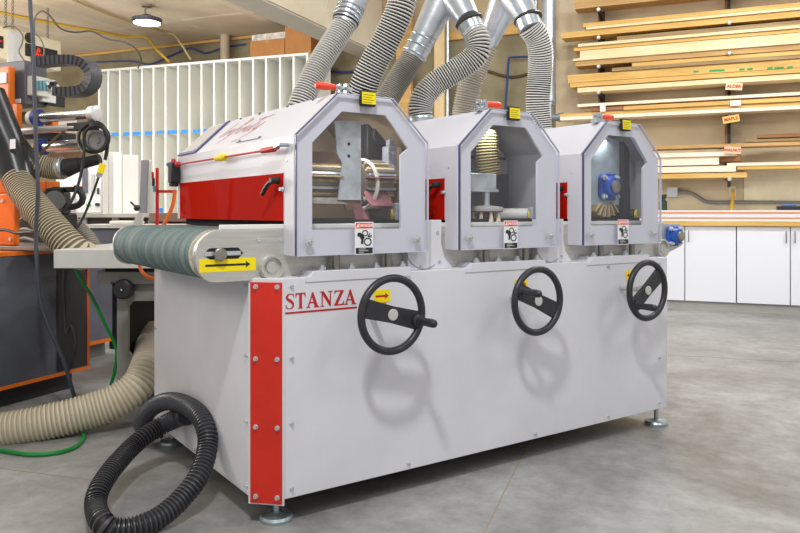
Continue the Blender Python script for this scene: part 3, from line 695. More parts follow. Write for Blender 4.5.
# ---- cables on the ceiling
def cable(name, label, cat, pts, r, m, group=None, step=.03):
    return tag(MB().tube(pts, r, 8, step).build(name, m), label, cat, group)
YC = mat('yellow_cord', (206, 168, 60), .6); GC = mat('grey_cord', (84, 80, 74), .6); TC = mat('tan_cord', (178, 158, 112), .6)
cable('ceiling_cable', 'thick yellow cable stapled across the board ceiling above the hanging air cleaner', 'cable',
      sag([(-12, 10), (30, 19), (60, 25), (95, 31), (125, 37), (146, 37.5)])+[pl(RF, 158, 50, -1.0) if False else RF @ pl(RF, 157, 50, -.9), RF @ pl(RF, 170, 62.5, -.9)], .022, YC)
cable('ceiling_cable', 'tan cable running past the round lamp down to the rack top', 'cable',
      sag([(66, -4), (95, 9), (125, 20), (150, 28), (172, 34)])+[RF @ pl(RF, 181, 44, -.9), RF @ pl(RF, 191, 60, -.9)], .018, TC)
cable('ceiling_cable', 'thin dark grey looping cable hanging under the yellow ceiling cable', 'cable',
      [at(34, 35, 9.6), at(35, 18, 9.6), at(42, 11, 9.6), at(50, 16, 9.7), at(60, 28, 9.9), at(74, 32.3, 10.3), at(92, 31.5, 10.5), at(108, 39, 10.6), at(124, 42, 10.7), at(136, 49, 10.9), at(141, 60, 11.1), at(138, 68, 11.3)], .012, GC)
cable('wall_cable', 'blue cable drooping along the concrete wall behind the white rack', 'cable',
      [RF @ pl(RF, px, py, -.05) for px, py in ((96, 62), (130, 61), (150, 64), (172, 55), (190, 48), (205, 53), (225, 47), (245, 44))], .014, mat('blue_cable', (50, 66, 130), .5))
cable('wall_cable', 'blue cable on the dark wall below the beam', 'cable', [RF @ pl(RF, px, py, -.05) for px, py in ((325, 71), (345, 72), (362, 70), (375, 66))], .018, mat('blue_cable', (0, 0, 0)))
zt = pl(RF, 307, 52.6, -1.05).z
# wall pipe stub
b = MB(); q = RF @ pl(RF, 225, 60, -.2); b.cyl((q.x, q.y, zt+.01), (q.x, q.y, ZC), .075); tag(b.build('pipe', mat('beige_pipe', (196, 180, 156), .5)), 'short beige vertical pipe behind the rack top', 'pipe')
b = MB(); b.box(-11, -5.2, -.05, -.01, ZC-.055, ZC-.01); struct(b.build('trim_ledger', TIM, frame=RF))

# ---- white vertical divider rack
RB = -1.05
zt = pl(RF, 307, 52.6, RB).z
KP = RF @ pl(RF, 307, 52.6, RB); KF = Matrix.Translation((KP.x, KP.y, 0)) @ Matrix.Rotation(math.radians(-20.0), 4, 'Z') @ Matrix.Translation((0, -RB, 0))
RW = mat('rack_white', (236, 238, 236), .5); RG = mat('rack_grey_face', (242, 242, 234), .6, noise=.04, ns=2)
px_div = [99, 108.1, 119.8, 130.6, 142, 153.4, 165.4, 178, 189.4, 201.4, 214, 226, 239.5, 253, 266, 280, 293.5, 307]
xd = [pl(KF, p_, 100, RB).x for p_ in px_div]
RK = thing('divider_rack', 'tall white storage rack with many vertical dividers and blue tape', 'rack', KF, ((xd[0]+xd[-1])/2, RB, 0))
b = MB(); b.box(xd[0], xd[-1]+.02, RB, -.25, zt-.035, zt); b.build('top_board', RW, RK)
b = MB(); b.box(xd[0], xd[-1]+.02, -.32, -.3, .1, zt-.035); b.build('back_panel', RG, RK)
b = MB(); b.box(xd[0], xd[-1]+.02, RB+.02, -.32, .1, .14); b.build('bottom_board', RW, RK)
zta = pl(KF, 160, 132.5, RB).z
b = MB(); b.box(xd[0], xd[-1], RB+.35, -.32, zta-.06, zta-.03); b.build('shade_shelf', RG, RK)  # rear shelf added to cast a darker zone below the tape
for x in xd:
    D = MB(); D.box(x-.012, x+.012, RB+.02, -.32, .14, zt-.035); D = D.build('divider', RG, RK)
    MB().box(x-.016, x+.016, RB, RB+.02, .1, zt-.035).build('edge_band', RW, D)
TAPE = mat('blue_tape', (40, 140, 232), .6)
for i in range(0, 10):
    x0, x1 = xd[i]+.035, xd[i+1]-.03
    b = MB(); b.box(x0+.01*(i % 3), x1, RB+.012, RB+.015, zta-.028+.006*(i % 2), zta+.028); b.build('tape_strip', TAPE, RK)

# boxes on rack
CARD = mat('cardboard', (178, 124, 72), .8, noise=.08)
def carton(px0, px1, pyt, lab, b0, dep, top=None):
    A = pl(RF, px0, pyt, b0); B = pl(RF, px1, pyt, b0)
    T_ = thing('carton', lab, 'box', RF, ((A.x+B.x)/2, b0+dep/2, zt))
    MB().box(A.x, B.x, b0, b0+dep, zt+.001, A.z).build('carton_body', CARD, T_, bevel=.004)
    MB().box((A.x+B.x)/2-.03, (A.x+B.x)/2+.03, b0-.001, b0+dep+.001, A.z-.05, A.z+.001).build('packing_tape', mat('packing_tape', (186, 140, 92), .4), T_)
    if top: MB().box(A.x+.02, B.x-.0, b0+.02, b0+dep-.02, A.z+.002, A.z+.10).build('bubble_wrap', mat('bubble_wrap', (214, 210, 204), .4, noise=.5, ns=16), T_, label='pale bubble wrap sticking out of the top')
carton(285, 311, 27, 'taller plain cardboard box on top of the white rack beside the beam', -.75, .45)
carton(250, 284.5, 41.5, 'lower cardboard box with bubble wrap on top, standing on the white rack', -.75, .45, True)

# ---- hanging air cleaner
HR = RF.inverted() @ at(51, 39, 10.5)
xf_ = HR.x; zt_ = HR.z
y0 = plx(RF, -12, 50, xf_).y; y1 = plx(RF, 61, 50, xf_).y; zb_ = plx(RF, 60, 71, xf_).z
AC = thing('air_cleaner', 'beige hanging air cleaner box with black panel and red script, on chains', 'air cleaner', RF, (xf_-.3, (y0+y1)/2, zb_))
BEI = mat('beige_enamel', (214, 206, 180), .5, noise=.05)
MB().box(xf_-.6, xf_, y0, y1, zb_, zt_).build('housing', BEI, AC, bevel=.008)
def fr_(px0, px1, py0, py1, d, name, m, parent):   # rectangle on the long face
    A = plx(RF, px0, py0, xf_); B = plx(RF, px1, py1, xf_); B.z = plx(RF, px0, py1, xf_).z
    return MB().box(xf_, xf_+d, A.y, B.y, B.z, A.z).build(name, m, parent)
PNL = fr_(25, 57, 43, 55.5, .01, 'front_panel', BLK, AC)
fr_(7, 21, 30, 62, .008, 'filter_door', mat('pale_grey_enamel', (200, 202, 204), .5), AC)
fr_(-4, 3, 35, 47, .01, 'side_grille', BLK, AC); fr_(-4, 1.5, 39, 41, .014, 'red_mark', RED, AC)
A = plx(RF, 29, 38, xf_); b = MB(); b.lathe((xf_, A.y, A.z), (1, 0, 0), [(0, .07), (.03, .07), (.035, .05)], 20); b.build('intake', BLK, AC)
b = MB(); A = plx(RF, 35.5, 55.5, xf_); B = plx(RF, 48, 57, xf_); LN = (B.y-A.y)
mp_ = lambda u, v: (xf_+.012, A.y+u*LN, A.z+.0-u*.02+v*.13)
for st in ([(0, .0), (.1, .5), (.2, .9), (.3, .8), (.25, .45), (.05, .4), (.25, .0)], [(.32, .35), (.4, .0), (.48, .35), (.56, .0), (.62, .35)], [(.66, .0), (.7, .35), (.78, .3), (.76, .0), (.85, .05), (.9, .35), (1.0, .3), (.98, .0)]):
    b.ribbon([(x, y, .0) for x, y in st], 0, lambda X, Y: mp_(X, Y)) if False else b.ribbon([(x, y*1.0) for x, y in st], .13, mp_)
b.build('script_lettering', mat('bright_red_print', (250, 60, 30), .5), PNL, smooth=False, label='red script lettering')
CH = mat('chain_grey', (110, 104, 96), .4, .5)
for i, (px, py) in enumerate(((9, 29), (16, 31), (51, 39))):
    A = plx(RF, px, py, xf_); b = MB(); A = Vector((xf_-.06, A.y, zt_)); n = int((ZC-A.z)/.045)
    for k in range(n):
        z = A.z+.0225+k*.045; b.torus((A.x, A.y, z), (1, 0, 0) if k % 2 else (0, 1, 0), .018, .005, 10, 6)
    b.build('chain', CH, AC)
cable('looped_cable', 'thin dark cable arching over the beige air cleaner', 'cable', [at(-5, 33, 9.8), at(5, 27, 9.8), at(14, 27, 9.8), at(22, 34, 9.8), at(22.5, 42, 9.8), at(19, 52, 9.8), at(24, 60, 9.8)], .010, GC)
cable('looped_cable', 'thin dark cable with yellow plug drooping in front of the black panel', 'cable', [at(31, 34, 9.7), at(36, 34.5, 9.7), at(41, 40, 9.7), at(44, 48, 9.7), at(44, 58, 9.7)], .010, GC)

# ---- wall pipes, posts behind the hoses
LT = mat('light_plywood', (224, 196, 150), .7, noise=.12, ns=4, stretch=(4, 4, .4))
def post(px0, px1, py0, py1, b0, m, name, lab, cat):
    A = pl(RF, px0, py0, b0); B = pl(RF, px1, py1, b0)
    o = MB().box(A.x, B.x, b0, b0+.09, B.z, A.z).build(name, m, frame=RF, bevel=.006); tag(o, lab, cat); return o
post(396, 411, -20, 260, -.14, TIM, 'timber_post', 'yellow timber post on the back wall behind the striped hoses', 'post')
post(434, 444, 5, 125, -.2, LT, 'timber_post', 'pale narrow timber post on the back wall above the second head', 'post')
q = RF @ pl(RF, 447.5, 20, -.13); b = MB(); b.cyl((q.x, q.y, q.z-1.6), (q.x, q.y, q.z+.8), .03); tag(b.build('conduit', GALV), 'thin steel conduit beside the pale timber post', 'pipe')
AIRB = mat('blue_air_pipe', (30, 60, 120), .4)
cable('air_pipe', 'thin blue air pipe bent over the concrete wall', 'pipe', [RF @ pl(RF, px, py, -.08) for px, py in ((504, 130), (506, 100), (508.5, 62), (510, 58), (514, 57.2), (540, 56))], .016, AIRB)
def vpipe(px, pyb, pyt, b0, r, name, lab, m=GALV):
    q = RF @ pl(RF, px, pyb, b0); q2 = RF @ pl(RF, px, pyt, b0); T_ = thing(name, lab, 'pipe', base=(q.x, q.y, q.z))
    MB().cyl(q, q2, r, seg=28).build('pipe_run', m, T_); return T_, q, q2
PIPEM = mat('pipe_steel', (196, 206, 216), .35, .7, noise=.1, ns=8)
T_, q, q2 = vpipe(548.5, 98, -15, -.30, .098, 'duct_pipe', 'thick vertical silver pipe beside the lumber wall', PIPEM)
b = MB()
MB().cyl(q, q-Vector((0, 0, .3)), .06).build('lower_run', PIPEM, T_)
MB().lathe(q, (0, 0, -1), [(-.02, .105), (.05, .105), (.06, .08), (.10, .08)], 28).build('coupling', PIPEM, T_)
q3 = q-Vector((0, 0, .27)); d = RF.to_3x3() @ Vector((1, 0, 0))
b = MB(); b.cyl(q3, q3+d*.16, .05); b.cyl(q3+d*.14, q3+d*.2, .06); b.cyl(q3+d*.2, q3+d*.4, .035, .045); b.build('side_tap', mat('tap_grey', (140, 146, 152), .4, .5), T_)
T_, q, q2 = vpipe(536, 60, -15, -.2, .028, 'conduit', 'thin vertical conduit left of the thick silver pipe')
b = MB(); b.tube([RF @ pl(RF, px, py, -.02) for px, py in ((484, 70), (494, 73), (500, 75), (510, 77), (518, 76.5), (528, 74))], .02, 6); tag(b.build('wall_crack', mat('crack_brown', (86, 66, 46), .9)), 'rough brown patched crack line on the concrete wall', 'crack')

# ---- lumber on wall brackets
rngw = random.Random(3)
def wood(name, rgb, rgb2): return mat(name, rgb, .65, ns=3.5, rgb2=rgb2, stretch=(.5, 6, 9))
WP = wood('wood_pale', (246, 226, 186), (232, 204, 152)); WY = wood('wood_yellow', (230, 190, 112), (206, 158, 80)); WT = wood('wood_tan', (206, 168, 110), (180, 138, 84))
WB = wood('wood_brown', (166, 116, 72), (134, 88, 50)); WR = wood('wood_rough', (176, 148, 104), (136, 108, 70)); WW = wood('wood_white', (250, 238, 218), (240, 220, 190))
boards = [  # xl, xr, xref, ytop, ybottom, material, label
 (574.5, 850, 600, -4, 6.5, WT, 'tan board highest on the lumber wall'),
 (583, 850, 670, 15, 19, WY, 'thin yellow board with ragged left end on the second lumber level'),
 (586, 850, 670, 19.2, 21.7, WP, 'pale board directly under the ragged yellow one on the second lumber level'),
 (561, 850, 561, 32.8, 38.4, WY, 'yellow board reaching furthest left on the second lumber level'),
 (617, 850, 617, 36.5, 40.8, WR, 'rough grey-brown board behind the upright on top of the third level'),
 (578, 850, 578, 44, 46.8, WP, 'thin pale board near the top of the third lumber level'),
 (574, 850, 578, 47.5, 50.6, WY, 'narrow golden board in the third lumber level above the thick pale one'),
 (580, 850, 580, 51, 58.2, WP, 'thick pale board in the middle of the third lumber level'),
 (573, 850, 573, 58.7, 61, WP, 'thin cream strip below the thick pale board'),
 (575.5, 850, 575.5, 61.2, 66.4, WT, 'tan bottom board of the third lumber level'),
 (632, 850, 632, 63, 66.6, WY, 'short-ended golden board starting right of the left upright'),
 (612, 850, 612, 68, 71.4, WR, 'rough dark board lying above the big yellow plank'),
 (568, 850, 568, 75.2, 83, WY, 'big yellow plank with green marks in the fourth lumber level'),
 (570, 850, 570, 83.3, 87.4, WY, 'narrower yellow plank right under the green-marked plank'),
 (577.5, 850, 577.5, 88, 92.5, WP, 'pale plank at the bottom of the fourth lumber level above the ALDER tag'),
 (577.5, 850, 577.5, 104.2, 107, WW, 'thin whitish board on the fifth lumber level'),
 (590, 623, 600, 107.3, 111.2, WB, 'short dark brown offcut below the whitish board'),
 (623.5, 850, 640, 105.3, 109.2, WY, 'yellow board butted against the dark brown offcut'),
 (560, 850, 555, 114.2, 117, WY, 'orange-yellow upper board of the long pair above the third head'),
 (560, 850, 555, 117.2, 120.6, WW, 'whitish lower board of the long pair above the third head'),
 (640, 850, 700, 144.6, 148, WT, 'thin tan board running behind the WALNUT tag'),
 (745, 850, 745, 139.6, 142.4, WR, 'rough thin board at the right edge above the WALNUT level'),
 (757, 850, 757, 134.6, 138.2, WB, 'brown thin board resting on the rough one at the right edge'),
 (630, 737, 700, 152.2, 156.6, WW, 'top whitish board of the short stack right of the third head'),
 (630, 719, 700, 157.2, 165, WW, 'thick whitish board, second of the short stack right of the third head'),
 (630, 736, 700, 166.2, 172.2, WW, 'whitish board, third of the short stack right of the third head'),
 (630, 747, 700, 173.2, 178, WY, 'yellow bottom board of the short stack right of the third head'),
 (727, 850, 760, 162.3, 165.6, WW, 'pale thin board continuing right beyond the short white stack'),
 (737.5, 850, 760, 166.2, 169.2, WY, 'yellow thin board under the pale one at the right'),
]
for i, (xl, xr, xr_, yt, yb, m, lab) in enumerate(boards):
    bf = -.46-.012*(i % 3); A = pl(RF, xl, 100, bf); B = pl(RF, xr, 100, bf)
    zt1 = pl(RF, xr_, yt, bf).z; zb1_ = pl(RF, xr_, yb, bf).z
    b = MB(); x0, x1 = A.x, B.x; e = .03*rngw.random()
    b.hexa([(x0, bf, zb1_), (x0+e, bf+.26, zb1_), (x0+e, bf+.26, zt1), (x0, bf, zt1)], [(x1, bf, zb1_), (x1, bf+.26, zb1_), (x1, bf+.26, zt1), (x1, bf, zt1)])
    o = tag(b.build('lumber_board', m, frame=RF), lab, 'board')
    if 'green-marked' not in lab and 'green marks' in lab:
        gm = mat('green_chalk', (60, 160, 90), .8)
        for px in (696, 712, 717, 722, 742, 750, 770, 777, 781, 790):
            q = pl(RF, px, 70, bf); z = pl(RF, px, 71.5-(px-696)*.045, bf).z
            MB().box(q.x-.03, q.x+.03, bf-.003, bf, z-.012, z+.012).build('green_mark', gm, o)
UP = mat('upright_black', (44, 42, 42), .5, .3)
def bracket(px, ys, py0, py1, lab):
    A = pl(RF, px-1.6, py0, -.16); B = pl(RF, px+1.6, py1, -.16)
    T_ = thing('wall_bracket', lab, 'bracket', RF, ((A.x+B.x)/2, -.1, B.z))
    MB().box(A.x, B.x, -.18, -.02, B.z, A.z).build('upright', UP, T_)
    MB().box(A.x-.03, A.x, -.15, -.02, B.z, A.z).build('wood_backer', WB, T_)
    for y in ys:
        q = pl(RF, px, y, -.5); x = (A.x+B.x)/2
        a = MB(); a.hexa([(x-.018, -.48, q.z-.022), (x+.018, -.48, q.z-.022), (x+.018, -.48, q.z), (x-.018, -.48, q.z)], [(x-.018, -.1, q.z-.09), (x+.018, -.1, q.z-.09), (x+.018, -.1, q.z), (x-.018, -.1, q.z)])
        a = a.build('arm', UP, T_)
        MB().lathe((x, -.48, q.z-.005), (0, -1, 0), [(0, .028), (.015, .026), (.03, .016)], 14).build('arm_end', mat('cap_silver', (214, 218, 224), .3, .5), a)
bracket(602, (8.5, 36.5, 65.5, 91.5), -20, 118, 'left black wall bracket with arms carrying the upper lumber')
bracket(729, (22, 52.5, 84, 117, 147.5, 178.5), -20, 180, 'right black wall bracket with arms, behind the wood name tags')
for word, px, py, rot, col, lab in (('ALDER', 734, 86.5, -.10, (250, 214, 176), 'small pale tag reading ALDER'), ('MAPLE', 731, 119, .14, (250, 196, 110), 'small orange-yellow tag reading MAPLE'), ('WALNUT', 732.5, 150.2, -.06, (250, 196, 160), 'small pinkish tag reading WALNUT')):
    q = pl(RF, px, py, -.54); T_ = MB().box(-.093, .093, 0, .003, -.042, .042)
    T_.xf(Matrix.Translation(q) @ Matrix.Rotation(-rot, 4, 'Y')); T_ = T_.build('wood_tag', mat('tag_'+word.lower(), col, .7), frame=RF)
    tag(T_, lab+', hanging from the lumber rack', 'tag')
    text_mesh(word, .052 if len(word) < 6 else .044, 'tag_text', mat('tag_print', (190, 50, 30), .6), Matrix.Translation(q+Vector((0, -.002, 0))) @ Matrix.Rotation(-rot, 4, 'Y') @ Matrix.Rotation(PI/2, 4, 'X'), T_, bold=.0015)
def flat(px0, px1, py0, py1, b0, d, name, m, lab, cat):
    A = pl(RF, px0, py0, b0); B = pl(RF, px1, py1, b0)
    return tag(MB().box(A.x, B.x, b0, b0+d, B.z, A.z).build(name, m, frame=RF, bevel=.002), lab, cat)
flat(730, 741, 100.5, 105.5, -.5, .004, 'paper_scrap', mat('paper', (246, 240, 230), .7), 'white curled paper scrap on the fifth lumber level', 'paper')
flat(600, 605.5, 104.5, 111.5, -.5, .01, 'paper_scrap', mat('paper', (0, 0, 0)), 'small white label on the dark brown offcut', 'paper')
flat(719, 741, 154.5, 161.5, -.40, .12, 'offcut_block', WB, 'dark wooden offcut behind the WALNUT tag', 'wood')
# wall below: panel, electrical box, conduit, outlet
flat(744, 850, 166, 203, -.046, .024, 'plywood_sheet', mat('pale_sheet', (240, 228, 196), .7, noise=.06), 'pale plywood sheet on the wall under the lumber', 'board')
EB = flat(667, 677.5, 187, 197, -.12, .1, 'junction_box', mat('junction_grey', (196, 200, 206), .4, .3), 'square grey junction box on the wall beside the third head', 'box')
cable('conduit', 'bent grey conduit running along the wall above the bench', 'pipe', [RF @ pl(RF, px, py, -.075) for px, py in ((676.5, 191.5), (688, 192), (697, 196), (704, 200.5), (712, 202), (740, 202), (850, 203))], .022, mat('conduit_grey', (128, 128, 128), .4, .4))
OU = flat(729.5, 736, 186, 196.5, -.04, .02, 'outlet', mat('outlet_ivory', (232, 226, 210), .5), 'ivory wall outlet with a yellow cord above the bench', 'outlet')
A = RF @ pl(RF, 733, 190, -.06); b = MB(); b.tube([A, RF @ pl(RF, 733, 195, -.10), RF @ pl(RF, 731.5, 212, -.12)], .02, 8); tag(b.build('yellow_cable', mat('yellow_bright_cord', (226, 172, 20), .5)), 'yellow cord hanging from the wall outlet', 'cord')

# ---- base cabinets and bench
CW = mat('cabinet_white', (236, 238, 244), .4); HND = mat('handle_steel', (150, 150, 154), .3, .9)
DB = -.62
zd0 = pl(RF, 700, 301.2, DB).z; zd1 = pl(RF, 700, 226.3, DB).z
spl = [632, 684.8, 736.4, 790.4, 846]
xc_ = [pl(RF, p_, 250, DB).x for p_ in spl]
for u, lab in ((0, 'white two-door base cabinet nearest the sander'), (2, 'white two-door base cabinet at the right edge')):
    x0, x1 = xc_[u], xc_[u+2]
    T_ = thing('base_cabinet_unit', lab, 'cabinet', RF, ((x0+x1)/2, -.3, 0))
    MB().box(x0+.004, x1-.004, DB+.022, -.05, zd0-.01, zd1-.006).build('carcass', mat('carcass_grey', (150, 150, 158), .6), T_)
    MB().box(x0, x1, -.553, -.53, 0, zd0-.01).build('toe_kick', mat('toe_kick_grey', (196, 194, 190), .6, noise=.06), T_)
    for k in (0, 1):
        a, c = xc_[u+k], xc_[u+k+1]
        D = MB().box(a+.006, c-.006, DB, DB+.02, zd0, zd1).build('door', CW, T_, bevel=.002)
        hx = (c-.045 if k == 0 else a+.045)
        h = MB(); h.cyl((hx, DB-.03, zd1-.05), (hx, DB-.03, zd1-.19), .007, seg=10); h.cyl((hx, DB, zd1-.07), (hx, DB-.03, zd1-.07), .005, seg=8); h.cyl((hx, DB, zd1-.17), (hx, DB-.03, zd1-.17), .005, seg=8); h.build('handle', HND, D)
T_ = thing('bench_top', 'long bench top with white front edged by orange stripes above the white cabinets', 'bench', RF, (xc_[0]+1, -.35, zd1+.01))
zz = lambda y: pl(RF, 720, y, -.66).z
xa = pl(RF, 640, 215, -.66).x; xb = pl(RF, 850, 215, -.66).x
MB().box(xa, xb, -.66, -.03, zz(226.0), zz(221.2)).build('wood_edge', WY, T_)
MB().box(xa, xb, -.65, -.03, zz(221.2), zz(210.2)).build('white_front', mat('bench_white', (226, 228, 232), .5), T_)
for a, c in ((213.4, 211.8), (218.6, 217.2)): MB().box(xa, xb, -.655, -.65, zz(a), zz(c)).build('orange_stripe', mat('orange_stripe', (228, 150, 100), .5), T_)
q = pl(RF, 789, 209, -.4)
T_ = thing('tool_case', 'low black case with blue top on the bench at the right edge', 'case', RF, (q.x, -.4, zz(210.2)))
MB().box(q.x-.13, q.x+.14, -.5, -.3, zz(210.2), zz(206)).build('case_body', BLK, T_, bevel=.01)
MB().box(q.x-.07, q.x+.07, -.48, -.32, zz(206), zz(204.6)).build('blue_lid', mat('tool_blue', (60, 130, 210), .4), T_, bevel=.004)
q = pl(RF, 663, 203, -.4)
b = MB(); b.lathe((q.x, -.4, zz(210.2)), (0, 0, 1), [(0, .05), (.11, .05), (.13, .03), (.15, .03), (.16, .045), (.2, .045)], 16); tag(b.build('green_bottle', mat('dark_green', (44, 62, 50), .4), frame=RF), 'dark green bottle-like tool on the bench beside the third head', 'tool')
# ================================================================ DUCTS AND HOSES ABOVE THE SANDER
HW = mat('hose_white_rib', (226, 224, 216), .5); HB_ = mat('hose_dark_groove', (26, 24, 22), .7)
HG = mat('hose_grey_rib', (176, 172, 160), .5); HGD = mat('hose_grey_groove', (50, 46, 40), .6)
def A3(l): return [at(*p) for p in l]
def hose(lab, pts, r, pitch, ms=(HW, HB_), group=None, depth=.10, name='ribbed_hose', rf=None, duty=.5):
    T_ = MB().hose(A3(pts), r, pitch, depth, rf=rf, duty=duty).build(name, list(ms)); return tag(T_, lab, 'hose', group)
G = 'ribbed suction hoses above the sander'
hose('striped ribbed hose leftmost above the sander, rising from the rear of the first head', [(296, 120, 3.72), (300, 106, 3.72), (307, 89, 3.74), (319, 65, 3.78), (332, 44, 3.82), (345, 23, 3.86)], .062, .0135, group=G)
hose('striped ribbed hose rising behind the yellow label of the first head', [(355, 118, 3.55), (359, 102, 3.55), (366, 80, 3.52), (376, 59, 3.5), (388, 37, 3.48), (399, 12, 3.46), (403, -8, 3.46), (402, -30, 3.46)], .068, .0135, group=G)
hose('short grey ribbed hose squeezed behind the first head below the left silver branch', [(376, 132, 4.0), (381, 112, 4.0), (390, 94, 4.02), (401, 76, 4.04), (413, 57, 4.06)], .066, .011, (HG, HGD), G)
hose('S-shaped ribbed hose from the second head collar up to the silver branch clamp', [(420.5, 117, 3.95), (420, 108, 3.95), (424, 96, 3.95), (435, 84, 3.95), (450, 74, 3.94), (466, 64, 3.93), (477, 53, 3.92), (478, 41, 3.92), (473.5, 31, 3.94)], .066, .0130, group=G)
hose('upright ribbed hose right of the second head going down behind its cover', [(530, 27, 4.3), (537, 37, 4.32), (540.5, 52, 4.35), (540, 75, 4.4), (538, 98, 4.42), (539, 120, 4.44), (541, 140, 4.45)], .074, .0140, group=G)
hose('pale grey ribbed hose half hidden behind the S-shaped hose', [(462, 135, 4.7), (464, 112, 4.7), (469, 88, 4.68), (477, 66, 4.66), (486, 46, 4.64)], .076, .016, (mat('hose_pale', (206, 200, 188), .5), mat('hose_pale_groove', (168, 158, 142), .6)), G)
# collar on the second head
p = at(420.5, 119, 3.95)
T_ = thing('hose_collar', 'steel hose collar with white foot on top of the second head', 'collar', base=(p.x, p.y, p.z-.07))
MB().lathe((p.x, p.y, p.z-.11), (0, 0, 1), [(0, .125), (.085, .078)], 32, caps=False).build('foot_cone', WHITE2, T_)
MB().lathe((p.x, p.y, p.z-.03), (0, 0, 1), [(0, .068), (.0, .075), (.012, .077), (.014, .071), (.03, .071), (.032, .076), (.04, .074), (.04, .066)], 36).build('band', GALV, T_)
# silver ducts
DUCT = mat('duct_sheet', (206, 212, 218), .32, .75, noise=.2, ns=7, bump=.3)
def seg(mb, a, c, r0, r1, s=28): mb.cyl(at(*a), at(*c), r0, r1, s)
def clamp(mb, c, n_to, R_, r=.006):
    c = at(*c); n_ = at(*n_to)-c; mb.torus(c, n_, R_, r, 36, 8)
def beads(mb, a, c, r, n=3):
    a = at(*a); c = at(*c); d = (c-a); 
    for k in range(n): mb.torus(a+d*(k+.5)/n, d, r, .005, 32, 8)
T_ = thing('duct_branch', 'silver Y-shaped duct branch with a short left collar above the second head', 'duct', base=at(450, 0, 4.05))
b = MB(); seg(b, (449, -45, 4.1), (448, -6, 4.06), .108, .108); b.sphere(at(448, -6, 4.06), .108, 20)
b.build('trunk', DUCT, T_)
b = MB(); seg(b, (445, -6, 4.06), (424.5, 36, 4.06), .090, .070); b.build('left_branch', DUCT, T_)
C_ = MB(); seg(C_, (424.5, 36, 4.06), (413, 57, 4.06), .070, .066); beads(C_, (425, 35, 4.06), (412.5, 58, 4.06), .070); C_ = C_.build('left_collar', GALV, T_)
b = MB(); seg(b, (451, -8, 4.05), (468, 20, 3.95), .098, .066); b.build('right_branch', DUCT, T_)
C_ = MB(); seg(C_, (468, 20, 3.95), (474, 33, 3.94), .066, .064); C_ = C_.build('right_collar', GALV, T_)
b = MB(); clamp(b, (469, 21.5, 3.95), (474, 33, 3.94), .070, .008); b.build('clamp', mat('clamp_dark', (84, 78, 66), .4, .6), C_)
T_ = thing('duct_branch', 'silver Y-shaped duct branch above the upright right-hand hose', 'duct', base=at(510, 0, 4.4))
b = MB(); seg(b, (508, -45, 4.45), (510, -6, 4.42), .108, .108); b.sphere(at(510, -6, 4.42), .108, 20); b.build('trunk', DUCT, T_)
b = MB(); seg(b, (508, -6, 4.42), (488, 41, 4.62), .098, .066); b.build('left_branch', DUCT, T_)
b = MB(); seg(b, (512, -8, 4.4), (527, 18, 4.32), .104, .072); b.build('right_branch', DUCT, T_)
C_ = MB(); seg(C_, (527, 18, 4.32), (531, 29, 4.3), .072, .070); C_ = C_.build('right_collar', GALV, T_)
b = MB(); clamp(b, (528, 19, 4.32), (531, 29, 4.3), .077, .008); b.build('clamp', mat('clamp_dark', (0, 0, 0)), C_)
T_ = thing('duct_collar', 'corrugated silver collar at the upper end of the leftmost hose', 'duct', base=at(343, 25, 3.86))
b = MB(); seg(b, (344.5, 24, 3.86), (351, 7, 3.88), .066, .069); seg(b, (351, 7, 3.88), (364, -30, 3.9), .074, .08); b.build('collar_body', DUCT, T_)
b = MB(); beads(b, (346, 20, 3.86), (351, 7, 3.88), .069, 3); b.build('bead', GALV, T_)
b = MB(); b.torus(at(345.5, 21, 3.86), at(351, 7, 3.88)-at(345, 23, 3.86), .067, .004, 32, 8); b.build('black_band', BLK, T_)
cable('wire', 'thin pale wire looping beside the upper end of the leftmost hose', 'wire', A3([(331, -4, 3.9), (327, 5, 3.9), (329, 11, 3.88), (336, 17, 3.87)]), .003, mat('wire_pale', (196, 180, 150), .4))

# ================================================================ ON THE FLOOR
hose('black ribbed hose looped on the floor against the white left panel', [(187, 416, 3.37), (180, 417, 3.42), (163, 425, 3.45), (145, 436, 3.37), (128, 451, 3.27), (110, 472, 3.07), (98, 492, 2.93), (96, 508, 2.85), (102, 522, 2.72), (115, 529.5, 2.715), (137, 527, 2.74), (160, 517, 2.80), (181, 499, 2.88), (198, 477, 2.96), (207, 450, 3.07), (206, 428, 3.14), (196, 412, 3.24), (181, 403, 3.37), (166, 401.5, 3.5), (153, 407, 3.62), (145, 416, 3.70), (142, 425, 3.80), (150, 430, 3.84), (164, 431, 3.86)], .0425, .0165, (mat('black_rib', (62, 63, 68), .33), mat('black_groove', (18, 18, 20), .5)), name='black_hose', depth=.18)
def dusty(t): return 1+.0*t
hose('fat cream ribbed hose along the floor, rising into the grey machine', [(-60, 440, 3.85), (-20, 434.5, 3.87), (20, 427.5, 3.9), (60, 419, 3.96), (95, 409, 4.03), (120, 399, 4.08), (138, 385, 4.14), (147, 367, 4.24), (151, 350, 4.45), (153, 335, 4.72)], .095, .022, (mat('cream_rib', (214, 205, 184), .6, noise=.16, ns=3), mat('cream_groove', (178, 166, 140), .7)), name='floor_hose', depth=.07)
GRN = mat('green_air_hose', (20, 140, 60), .4)
cable('air_hose', 'green air hose hanging from the grey tray down to the floor', 'hose', A3([(76, 270, 4.3), (80, 279, 4.3), (92, 297, 4.35), (104, 322, 4.4), (115, 345, 4.45), (116.5, 358, 4.45), (114, 374, 4.45), (109, 390, 4.45)]), .010, GRN)
cable('air_hose', 'green air hose curving on the floor in front of the cream hose', 'hose', [onz(px, py, .012) for px, py in ((-20, 447), (5, 451), (30, 454.5), (55, 453), (74, 447.5), (83, 439), (83, 433))], .011, GRN)
OR_ = mat('orange_air_hose', (236, 110, 24), .4)
